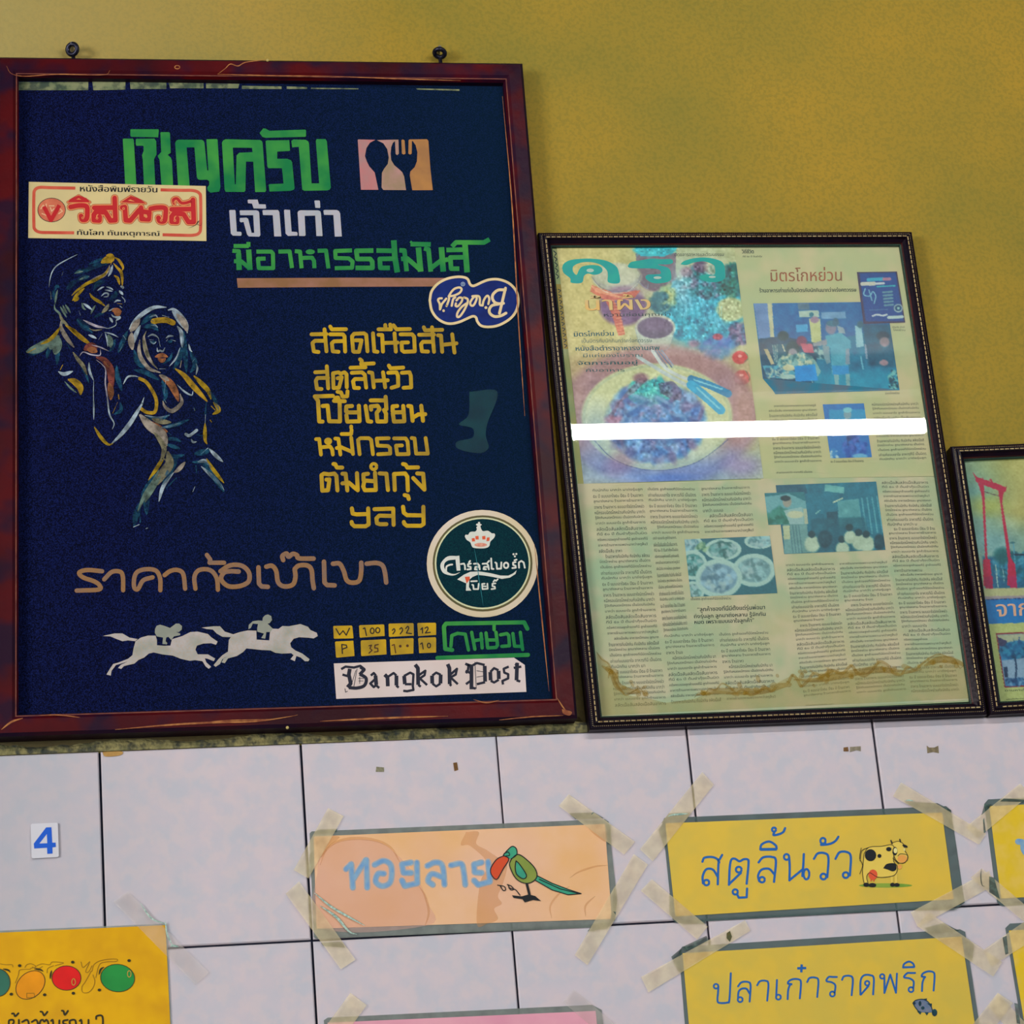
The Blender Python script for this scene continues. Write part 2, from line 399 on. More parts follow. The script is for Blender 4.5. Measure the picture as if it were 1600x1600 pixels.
# ============================================================ THE MENU BOARD
A = Crop(180, 180, 8); B = Crop(340, 180, 8); C_ = Crop(350, 290, 8); D_ = Crop(540, 290, 5.714); E_ = Crop(540, 200, 10); F_ = Crop(30, 270, 5.333)
G_ = Crop(475, 495, 6.4); H_ = Crop(480, 610, 8); I_ = Crop(485, 700, 8); J_ = Crop(110, 850, 6.154); K_ = Crop(360, 850, 6.154)
L_ = Crop(150, 950, 8); M_ = Crop(310, 950, 8); N_ = Crop(60, 385, 10); O_ = Crop(30, 490, 10); P_ = Crop(170, 470, 8.889); Q_ = Crop(130, 620, 7.273)
R_ = Crop(665, 790, 8.889); S_ = Crop(515, 960, 5); T_ = Crop(665, 430, 10.667)

M_wood = mat('dark_red_wood', (84, 4, 8), (44, 4, 16), 9, .45, .15, 120, c3=(18, 8, 36), s3=24, f3=.8, detail=5, spec=.15)
M_woodd = mat('dark_wood_edge', (22, 10, 34), (40, 10, 22), 20, .5, .2, 120, spec=.12)
M_lip = mat('worn_inner_lip', (120, 66, 50), (84, 40, 40), 60, .6)
M_worn = mat('worn_wood', (172, 112, 62), (126, 66, 40), 120, .7)
fx = [at(-4, 87, .02), at(817, 97, .02), at(903, 1121, .02), at(-8, 1150, .02)]
FQ = [np.array([p[0], 0, p[2]]) for p in fx]
board = thing('menu_board', (FQ[3] + FQ[2]) / 2 + np.array([0, .004, 0]), 'large dark blue hand-painted menu board in a worn red wooden frame', 'menu board')
rails(board, FQ, [(0, -.0045), (0, .0165), (.003, .0195), (.0165, .020), (.0195, .0175), (.0208, .0175), (.0225, .013), (.0225, .0052)],
      [M_woodd, M_wood, M_lip], [0, 0, 1, 1, 2, 1, 0])
BI = inset_quad(FQ, .0215)
BD = .0055
M_board = mat('navy_board_paint', (7, 9, 32), (20, 30, 84), 800, .85, 0, c3=(1, 2, 10), s3=1500, f3=.8, detail=4, spec=.05, lo=.4, hi=.62)
grad_x(M_board, .02, .50, 0, (5, 32, 50, .65))
V = [np.array([p[0], -BD, p[2]]) for p in BI] + [np.array([p[0], -.002, p[2]]) for p in BI]
obj('painted_panel', V, [[0, 1, 2, 3], [4, 7, 6, 5]] + [[i, 4 + i, 4 + (i + 1) % 4, (i + 1) % 4] for i in range(4)], M_board, board)
k0, k1, k2, k3, k4 = BD + .0002, BD + .0004, BD + .0006, BD + .0008, BD + .0010
def paint(n, c1, c2, sc=60, c3=None): return mat(n, c1, c2, sc, .7, 0, c3=c3, s3=500, f3=.3, spec=.2)
Mg = paint('green_paint', (58, 142, 58), (10, 112, 60), 26); Mw = paint('white_paint', (172, 168, 182), (160, 166, 176), 50, (190, 170, 150))
My = paint('yellow_paint', (190, 152, 20), (150, 122, 36), 40); Mbr = paint('brown_paint', (150, 104, 88), (130, 92, 60), 40)
Mtan = paint('tan_paint', (134, 100, 66), (122, 98, 84), 50, (170, 110, 60)); Mpink = paint('pink_paint', (178, 112, 112), (160, 122, 120), 50)
Mor = paint('orange_paint', (168, 118, 66), (150, 106, 66), 50); Mhorse = paint('cream_paint', (176, 168, 166), (150, 152, 142), 60, (180, 150, 120))
# exposed strip above the panel paper
i = Ink().poly(PX, '28,128 138,128 138,141 28,141 / 144,127 196,127 196,140 146,141 / 203,128 260,129 260,139 204,139 / 263,129 318,130 318,138 266,138 / 322,130 374,131 372,138 322,138 / 378,134 440,135 440,139 378,139 / 448,135 480,136 480,139 448,139 / 486,137 560,138 560,139.5 486,139 / 650,138 718,139.5 718,142 652,140')
i.put('bare_backing_strip', mat('bare_backing', (128, 132, 96), (84, 100, 72), 60, .8, 0, c3=(40, 52, 54), s3=120, f3=.7), board, k0, split=True)
# stains on the panel
Ink().poly(Crop(420, 420, 3.333), '~ 1045,640 1190,640 1140,800 1130,870 1145,930 1100,960 990,940 980,900 1060,880 1060,830 990,810 1040,760').put('teal_smear', mat('teal_smear', (10, 70, 78), (8, 52, 66), 60, alpha=.6), board, k1)
# lettering
i = Ink(); i.poly(A, '95,297 110,293 222,293 232,310 270,960 130,960 / 190,180 200,176 540,176 545,190 536,280 525,276 200,270 190,255 / 258,300 270,295 490,292 512,325 517,490 485,550 505,960 365,960 345,560 335,500 355,450 355,390 345,382 265,382 256,360 / 565,218 575,212 672,212 684,225 694,470 655,495 695,530 710,570 727,960 585,960 555,560 530,510 575,460 / 750,345 765,318 790,306 1080,308 1105,320 1116,350 1150,690 1165,690 1140,305 1150,300 1268,298 1280,310 1315,900 1300,955 1190,968 1155,940 1150,905 1176,870 1175,825 1150,806 1060,808 1035,800 1022,780 990,402 892,402 937,960 792,960')
i.poly(B, '55,345 68,318 100,300 530,310 552,322 562,345 607,940 595,960 470,960 445,580 355,580 347,945 330,960 100,958 88,930', holes=['190,405 430,408 437,462 270,470 237,505 228,862 215,862'])
i.poly(B, '525,222 570,165 600,168 650,195 1095,180 1105,190 1105,262 1095,270 600,282 560,272 / 600,325 615,315 895,312 905,440 895,447 745,455 745,545 870,545 915,562 932,590 962,915 950,932 910,945 650,955 638,870 648,862 825,855 805,662 635,662 622,640 / 922,320 950,303 1100,308 1130,325 1142,350 1175,852 1270,852 1228,320 1240,298 1348,298 1365,325 1415,905 1400,930 1370,940 1085,945 1058,930 1015,395 932,403')
i.put('green_heading_lettering', Mg, board, k0)
i = Ink().poly(B, '145,1192 155,1185 215,1185 224,1195 240,1455 290,1458 300,1470 298,1500 285,1508 190,1505 165,1480 / 275,1198 282,1190 480,1188 510,1198 520,1220 535,1500 520,1518 390,1515 368,1490 325,1335 290,1340 275,1325 278,1285 360,1280 382,1295 425,1470 458,1470 445,1250 282,1250 / 375,1062 385,1055 500,1055 515,1112 600,1115 607,1160 598,1168 450,1165 430,1105 380,1100 / 560,1192 570,1185 755,1185 772,1210 797,1515 708,1515 690,1250 568,1248 / 830,1190 840,1180 905,1185 925,1455 990,1460 1000,1475 998,1505 880,1510 850,1480 / 1000,1215 1015,1195 1040,1188 1260,1190 1285,1202 1292,1230 1312,1505 1305,1512 1235,1510 1220,1255 1088,1258 1100,1500 1090,1510 1018,1510 / 1210,1072 1218,1066 1272,1066 1279,1076 1284,1152 1276,1160 1222,1157 / 1322,1192 1335,1184 1490,1185 1518,1200 1532,1228 1553,1515 1465,1518 1447,1248 1330,1245')
i.put('white_lettering', Mw, board, k0)
i = Ink().strokes(C_, 50, '105,815 185,820 190,1030 / 125,945 215,945 325,1040 / 120,755 310,755 / 305,705 305,765 / 405,825 590,825 612,850 615,1032 435,1032 425,915 520,912 / 680,825 820,822 850,1030 / 885,820 950,825 970,1032 / 975,905 1100,900 1125,940 1130,1032 / 1170,815 1275,812 1305,1035 / 1600,810 1390,818 1395,905 1560,910 1608,950 1600,1028 1385,1032', cap=False)
i.strokes(C_, 66, '308,800 325,1055', cap=False).strokes(C_, 66, '182,850 190,1055', cap=False).dot(C_, 1078, 828, 58, 32)
i.strokes(D_, 41, '248,580 95,582 105,655 220,655 238,680 240,735 88,735 / 275,580 420,582 / 440,652 305,655 310,735 395,735 / 480,578 525,580 545,765 / 495,655 550,650 665,750 / 580,522 760,525 / 585,520 600,505 / 700,560 740,570 760,768 / 765,735 850,670 915,660 / 900,575 1060,572 / 950,545 985,507 1235,508 1285,480 / 1050,640 935,642 942,742 1015,742', cap=False)
i.strokes(D_, 50, '430,488 440,640 462,775 / 650,552 670,768 / 855,550 872,768 / 1065,515 1085,775', cap=False)
i.put('green_line_lettering', Mg, board, k0)
Ink().poly(PX, '370,434.7 540,433.9 700,434.3 700,447.5 540,448.2 371.5,449.6').put('tan_underline', Mbr, board, k0)
e = thing('cutlery_emblem', (0, 0, 0), None, None); e.parent = board
o = Ink().poly(E_, '190,185 200,178 465,185 380,230 325,315 302,440 335,530 370,600 455,695 512,965 240,965').put('pink_square', Mpink, e, k0)
Ink().poly(E_, '490,190 760,182 825,182 832,400 805,425 782,405 772,205 740,230 712,300 702,400 712,500 760,580 830,640 885,690 915,760 945,970 590,968 562,930 568,700 600,640 660,560 675,460 650,330 590,240').put('pale_square', paint('pale_pink_paint', (170, 128, 122), (146, 122, 96), 50), e, k0)
Ink().poly(E_, '985,190 1000,178 1270,175 1293,200 1300,300 1325,640 1362,970 1042,972 1003,740 1012,680 1080,610 1115,520 1122,380 1095,270 1050,205 1036,205 1032,400 1008,415 980,400 / 872,190 895,178 922,195 936,400 908,415 880,400').put('orange_square', Mor, e, k0)
# yellow dish names, one part per line
def line_part(c, w, t, w2=None, t2='', extra=None, M=My, name='yellow_dish_lettering'):
    i = Ink().strokes(c, w, t)
    if t2: i.strokes(c, w2, t2)
    if extra: extra(i)
    return i.put(name, M, board, k0)
line_part(G_, 38, '75,175 225,172 / 205,125 225,345 / 215,240 110,240 85,262 98,345 145,352 / 262,98 278,125 420,124 / 262,175 390,175 405,195 412,348 / 400,242 300,245 278,265 288,345 345,350 / 492,345 480,195 500,170 600,165 622,180 635,345 / 500,350 550,350 575,235 515,235 / 690,165 702,345 735,350 / 745,180 782,182 790,348 / 905,165 918,348 / 800,262 935,258 / 745,125 870,125 / 812,82 815,115 / 862,78 868,115 / 895,85 925,125 1058,122 / 965,175 1080,175 1102,200 1108,345 1000,350 980,335 975,258 1040,256 / 1150,180 1300,178 / 1280,105 1300,350 / 1290,250 1190,250 1170,275 1180,345 1240,348 / 1198,105 1212,135 1382,130 / 1340,185 1370,188 1382,350 / 1482,175 1505,358 / 1390,280 1525,265')
line_part(G_, 38, '112,555 225,550 / 228,495 242,715 / 240,610 135,612 118,640 130,720 175,722 / 295,712 290,565 345,555 365,570 405,555 425,575 428,705 / 300,712 350,708 378,605 335,615 / 335,750 370,755 385,798 432,795 435,745 / 478,560 580,555 608,580 622,708 / 605,622 510,622 490,645 502,710 550,712 / 465,510 615,505 / 560,425 578,440 572,472 698,466 / 650,555 682,562 698,705 / 790,555 812,705 / 700,640 838,635 / 842,560 925,555 940,590 942,690 875,710 / 848,488 865,515 992,508 / 978,560 1055,555 1068,590 1072,705 995,710')
line_part(H_, 50, '320,68 95,75 135,130 150,388 192,390 / 192,195 255,190 275,385 410,388 405,140 / 335,130 470,135 / 350,95 385,90 400,130 / 560,195 490,200 485,262 520,275 640,275 / 645,192 655,385 500,390 490,310 / 730,195 758,385 800,390 / 800,240 795,200 880,192 905,235 868,280 878,388 985,388 985,290 960,245 / 795,125 975,125 / 980,80 990,235 / 1125,195 1068,200 1068,262 1100,275 1205,272 / 1200,195 1215,385 1085,390 1070,290 / 1262,195 1300,200 1318,380 / 1425,192 1448,380 / 1330,335 1390,300 1475,298')
line_part(H_, 46, '110,610 150,608 172,802 / 185,710 285,700 312,740 320,802 / 350,602 390,605 415,802 / 550,590 572,795 / 370,720 425,710 560,768 / 430,545 550,545 555,495 / 550,450 550,468 / 655,798 635,620 665,597 770,597 800,620 822,798 / 1020,598 870,602 880,690 1010,695 1035,720 1038,790 885,798 / 1085,600 1230,600 1255,640 1268,795 1125,798 1110,690 1185,688 / 1305,595 1342,600 1362,790 1508,790 1480,595', extra=lambda q: q.dot(H_, 262, 635, 50, 45))
line_part(H_, 50, '188,1255 178,1060 210,1040 270,1050 340,1040 365,1070 378,1250 / 200,1252 260,1248 278,1112 240,1115 / 328,920 350,922 372,965 438,965 / 440,1042 480,1042 502,1250 / 622,1035 632,1248 / 440,1162 520,1152 615,1235 / 760,1042 702,1050 705,1125 840,1135 / 848,1030 858,1245 720,1248 700,1200 712,1145 / 905,1038 990,1042 1010,1245 / 1095,1245 1085,1045 1225,1038 1252,1080 1258,1250 / 1218,1308 1258,1318 1270,1358 / 1198,920 1230,928 1252,965 1385,962 / 1375,1038 1450,1042 1465,1240 1325,1095', extra=lambda q: q.ring(H_, 832, 952, 36, 40))
line_part(I_, 50, '518,755 528,820 580,830 718,825 / 722,755 728,955 690,978 550,978 520,950 515,925 / 800,765 1035,758 1040,960 / 1030,850 860,845 825,880 832,940 870,953 950,952 / 1158,735 1168,810 1210,840 1390,842 / 1412,735 1415,950 1380,972 1205,972 1172,945 1168,925')
i = Ink().strokes(J_, 42, '~ 305,262 160,250 85,275 120,320 230,360 282,400 270,438 60,448 / ~ 325,340 400,268 480,268 505,320 507,445 / ~ 865,445 862,330 820,255 720,243 640,272 612,340 615,420 650,432 700,350 790,320 / ~ 905,300 960,260 1030,250 1085,290 1103,430 / ~ 1202,430 1192,320 1230,255 1310,243 1370,270 1410,340 1418,440 / 1312,105 1345,150 1338,180 1478,180')
i.strokes(K_, 44, '~ -95,262 -20,212 60,200 130,220 180,280 175,360 100,402 0,410 -60,380 -90,330 -60,275 0,262 80,265 / 270,225 275,380 300,408 360,412 / ~ 345,218 400,210 440,260 460,370 520,408 600,390 625,320 618,240 / ~ 618,240 660,207 740,207 780,250 790,350 802,425 / ~ 508,155 500,115 540,92 560,122 600,95 640,108 660,138 800,140 / 900,170 905,370 930,395 1002,398 / ~ 985,190 1050,190 1090,260 1120,350 1180,372 1240,350 1258,260 1258,180 / ~ 1310,190 1400,182 1460,205 1485,270 1498,370')
i.put('brown_price_lettering', Mtan, board, k0)
# racing horses
h = thing('painted_horse', (0, 0, 0), None, None); h.parent = board
Ink().poly(L_, '85,350 230,318 330,318 420,370 520,388 490,415 400,405 330,415 250,385 180,355 / 495,415 560,370 650,345 745,345 762,400 762,465 850,472 930,470 950,390 1080,350 1180,300 1270,295 1400,325 1440,365 1520,420 1500,460 1440,440 1340,445 1262,470 1243,520 1270,578 1400,580 1490,632 1472,665 1390,632 1360,630 1380,680 1440,735 1410,760 1370,730 1330,665 1240,652 1170,660 1060,635 960,595 830,580 720,555 660,570 600,620 530,650 480,695 350,725 315,762 275,750 310,710 400,668 290,702 250,712 195,785 185,845 130,832 180,750 215,700 280,682 400,635 455,590 470,500').put('horse_figure', Mhorse, h, k0)
Ink().poly(L_, '738,262 758,222 800,208 860,225 925,250 965,220 1000,195 1040,195 1075,225 1072,270 1035,300 1000,300 1055,320 1050,340 975,355 940,400 905,360 878,370 870,415 892,440 885,455 830,450 838,370 760,355 735,310').put('jockey_figure', paint('jockey_paint', (140, 142, 130), (128, 132, 122), 60), h, k1)
h = thing('painted_horse', (0, 0, 0), None, None); h.parent = board
Ink().poly(M_, '40,245 190,228 270,228 330,295 440,330 400,365 300,360 230,320 180,270 100,262 / 430,330 520,300 620,280 725,283 728,395 885,405 895,300 860,225 930,258 1000,262 1050,225 1130,228 1200,215 1275,200 1370,235 1400,275 1480,310 1492,350 1440,380 1380,372 1260,365 1190,385 1148,440 1160,490 1210,530 1300,570 1390,640 1375,665 1330,665 1280,620 1225,600 1205,665 1150,640 1190,590 1160,565 1040,570 960,560 900,530 790,525 700,515 600,505 560,550 480,600 370,630 330,690 290,680 320,620 370,600 300,640 270,700 215,735 190,715 250,640 300,590 370,545 380,400').put('horse_figure', Mhorse, h, k0)
Ink().poly(M_, '625,265 630,210 680,165 750,155 800,160 805,120 835,90 870,80 910,100 920,150 890,190 865,195 930,258 900,300 850,300 835,385 785,375 820,320 735,295 735,250 745,200 680,195 655,250').put('jockey_figure', paint('jockey_paint', (140, 142, 130), (128, 132, 122), 60), h, k1)
# odds table
Mink = paint('black_brush_ink', (34, 30, 34), (54, 44, 30), 60); Mrust = paint('rust_brush_ink', (90, 52, 26), (60, 40, 30), 60)
cells = [('28,95 33,90 170,87 177,92 187,183 182,187 38,190 33,185', '50,112 78,160 105,128 130,162 155,108', Mink), ('42,218 48,212 185,205 195,325 55,338 50,330', '100,305 95,235 130,240 136,258 98,272', Mink),
         ('230,90 238,84 420,78 427,84 430,168 240,182 235,176', '262,112 275,105 288,165', Mink), ('243,210 250,203 435,194 441,200 445,312 250,326 246,320', '308,245 328,240 315,265 332,280 308,302 / 380,235 355,240 352,262 376,265 378,290 350,294', Mrust),
         ('460,78 468,72 650,68 656,74 658,166 468,176 463,170', '~ 490,125 503,112 510,128 495,152 / ~ 548,115 562,104 570,125 552,152 / ~ 595,110 610,94 618,108 600,145 / 600,145 640,150', Mink), ('470,198 478,192 650,185 656,192 655,305 478,318', '488,242 505,235 516,300', Mrust),
         ('685,72 692,67 825,65 832,72 832,160 692,170', '712,118 725,104 726,146 / ~ 745,108 763,98 768,115 748,145 / 748,145 786,140', Mink), ('692,190 700,183 825,178 832,185 832,298 700,303', '710,232 723,222 731,270', Mink)]
for n, (p, q, mm) in enumerate(cells):
    c = Ink().poly(S_, p).put('price_box', My, board, k0)
    j = Ink().strokes(S_, 9, q)
    if n == 2: j.ring(S_, 333, 128, 15, 9, 22).ring(S_, 376, 124, 16, 9, 20)
    if n == 5: j.dot(S_, 552, 248, 11).dot(S_, 608, 245, 11)
    if n == 7: j.ring(S_, 776, 243, 12, 9, 18)
    j.put('price_figure', mm, c, k1)
i = Ink().strokes(S_, 32, '1545,112 1520,62 910,72 893,95 903,270 958,278').strokes(S_, 26, '948,248 955,165 1000,148 1060,155 1085,278 / 1110,140 1115,170 1135,272 / 1130,205 1190,195 / 1183,150 1192,262 / 1222,145 1235,262 1300,258 1312,240 1300,140 / 1230,200 1295,200 / 1335,160 1385,150 1400,165 1405,245 1345,250 / 1432,150 1445,248 1495,250 / 1490,140 1508,275 / 1285,85 1285,120').strokes(S_, 32, '842,340 1550,316')
i.put('green_name_lettering', Mg, board, k0)
# the couple in loose brushwork
BW = dict(W=(156, 172, 184), P=(172, 164, 178), Y=(156, 128, 28), T=(36, 92, 120), G=(100, 122, 112), O=(146, 92, 58), K=(120, 116, 92), B=(20, 58, 110), A=(176, 140, 36), R=(120, 62, 54), C=(150, 140, 128), D=(24, 56, 84))
def drybrush(n, v, amt):
    if n in _m: return _m[n]
    M = mat(n, tuple(int(min(255, a * 1.06)) for a in v), tuple(int(a * .66) for a in v), 120, .8, 0, spec=.1); N = M.node_tree.nodes; L = M.node_tree.links
    g = N.new('ShaderNodeNewGeometry'); z = N.new('ShaderNodeTexNoise'); z.inputs['Scale'].default_value = 260; z.inputs['Detail'].default_value = 5
    r = N.new('ShaderNodeMapRange'); r.inputs[1].default_value = .36; r.inputs[2].default_value = .6; r.inputs[3].default_value = amt * (.3 if amt < .7 else .72); r.inputs[4].default_value = amt
    L.new(g.outputs['Position'], z.inputs['Vector']); L.new(z.outputs['Fac'], r.inputs[0]); L.new(r.outputs[0], N['Principled BSDF'].inputs['Alpha']); return M
def brush(parent, name, items, d):
    by = {}
    for col, c, w, t in items:
        tp = 0 if w < 0 else 1
        by.setdefault(col, Ink()).strokes(c, abs(w), t, smooth=True, taper=tp)
    for n, (col, ik) in enumerate(by.items()):
        v = BW[col]; ik.put(name, drybrush('brush_' + col, v, .66 if col in 'TDB' else .95), parent, d + n * .00003, split=True)
man = thing('painted_man', (0, 0, 0), None, None); man.parent = board
brush(man, 'brush_stroke', [
 ('D', N_, 90, '720,380 900,300 1060,270 / 560,420 700,380 820,370 / 600,540 700,490 800,470 / 440,680 520,590 600,530'),
 ('D', N_, 110, '860,660 940,560 1050,560 / 600,1130 700,1230 820,1330'), ('D', N_, 80, '1120,820 1200,760 1220,700 / 1090,840 1180,850'),
 ('T', N_, 45, '790,280 900,230 1040,180 / 840,300 960,280 1080,280 / 560,420 660,380 820,370 / 250,640 300,620 320,650 / 250,860 240,720 290,640 / 860,690 930,560 1000,545 / 600,1140 680,1220 780,1290 850,1360 / 870,1110 960,1060 1020,1050 / 700,500 760,480 800,465 / 1180,800 1210,760 1200,700'),
 ('G', N_, 34, '560,425 620,400 700,390 / 640,520 740,480 800,470 / 260,900 280,760 300,680 / 190,700 200,830 / 340,940 400,1040 440,1110 / 380,920 420,1000 450,1050 / 420,910 460,970 500,1040 / 820,1060 840,1000 890,920 / 680,880 700,960 740,990 / 250,900 260,980 330,1050 360,1150 380,1220'),
 ('W', N_, 18, '610,125 440,210 290,300 215,400 180,520 165,640 / 385,395 365,460'), ('W', N_, 26, '920,690 1000,640 1030,635 / 1040,680 1100,690 1160,700 / 1060,630 1120,650 1170,680 / 980,780 1040,730 1090,740 1080,780 1020,790 / 1180,880 1230,845 1290,850 / 1100,1010 1180,975 1240,980 / 1140,1060 1180,1100 1280,1100'),
 ('W', N_, 40, '700,890 760,930 840,990 / 1090,470 1130,400 1160,290 / 1280,620 1320,640 1310,660 / 1260,690 1310,740 1320,760 / 1110,1110 1140,1150 1160,1190 / 1270,930 1310,960 / 1200,1120 1270,1110 1210,1160 / 780,1380 850,1410 910,1440'),
 ('W', N_, 14, '1210,1150 1215,1220 1160,1260 1080,1280 1000,1260 / 630,1000 660,1080 / 940,1460 1000,1360 / 1300,780 1350,840 1350,880'), ('P', N_, 40, '700,1150 820,1210 920,1250 1060,1275'),
 ('A', N_, 90, '1060,140 1130,150 1140,200 1060,260 / 980,260 1080,190 1120,150'), ('A', N_, 46, '1190,170 1260,220 1320,320 1310,380 / 1170,260 1230,330 1290,400 1310,500 1310,620 / 1180,450 1240,500 1270,600 / 1160,190 1130,290'),
 ('C', N_, 56, '800,540 920,490 1020,450 1100,360 1110,290'), ('Y', N_, 50, '520,770 600,690 760,580 900,520 1040,430 1100,320 / 530,850 600,760 720,650 / 800,730 850,800 960,870 1040,930'),
 ('Y', N_, 70, '560,860 600,810 610,850'), ('K', N_, 60, '1100,900 1060,970 990,1040'), ('K', N_, 22, '790,1280 870,1310 1000,1300'), ('Y', N_, 30, '1230,890 1310,900'), ('O', N_, 80, '1140,1000 1220,1000 1300,1020 / 1180,1030 1240,1050 1290,1040'),
 ('A', N_, 70, '420,1230 520,1300 640,1400 820,1530'), ('K', N_, 50, '330,1060 380,1160 470,1240'),
 ('G', O_, 150, '110,600 300,540 430,460 520,380 / 480,560 540,440 620,340 / 560,640 600,480 630,380'), ('T', O_, 70, '430,700 470,560 560,500 / 590,800 600,650 620,500 / 150,650 250,610 400,560'),
 ('Y', O_, 60, '130,610 260,540 / 330,480 440,430 540,350 650,200 / 640,880 680,800'), ('C', O_, 70, '650,120 660,230 740,380 860,530'), ('K', O_, 62, '840,600 920,720 1000,820 1060,960'), ('T', O_, 50, '940,740 1020,900 1090,1080 / 740,460 800,560'),
 ('A', O_, 60, '730,190 860,270 960,380 1120,490'), ('G', O_, 95, '1390,330 1420,420 1430,530'), ('W', O_, 22, '1330,290 1450,320 1550,370 / 1340,290 1370,400 1385,520'), ('T', O_, 60, '1500,400 1450,540 1410,590'),
 ('W', O_, 60, '610,905 700,945 840,900'), ('A', O_, 110, '760,1030 860,1060 950,1150 960,1270'), ('G', O_, 30, '710,1060 800,1160 900,1240')], k0)
woman = thing('painted_woman', (0, 0, 0), None, None); woman.parent = board
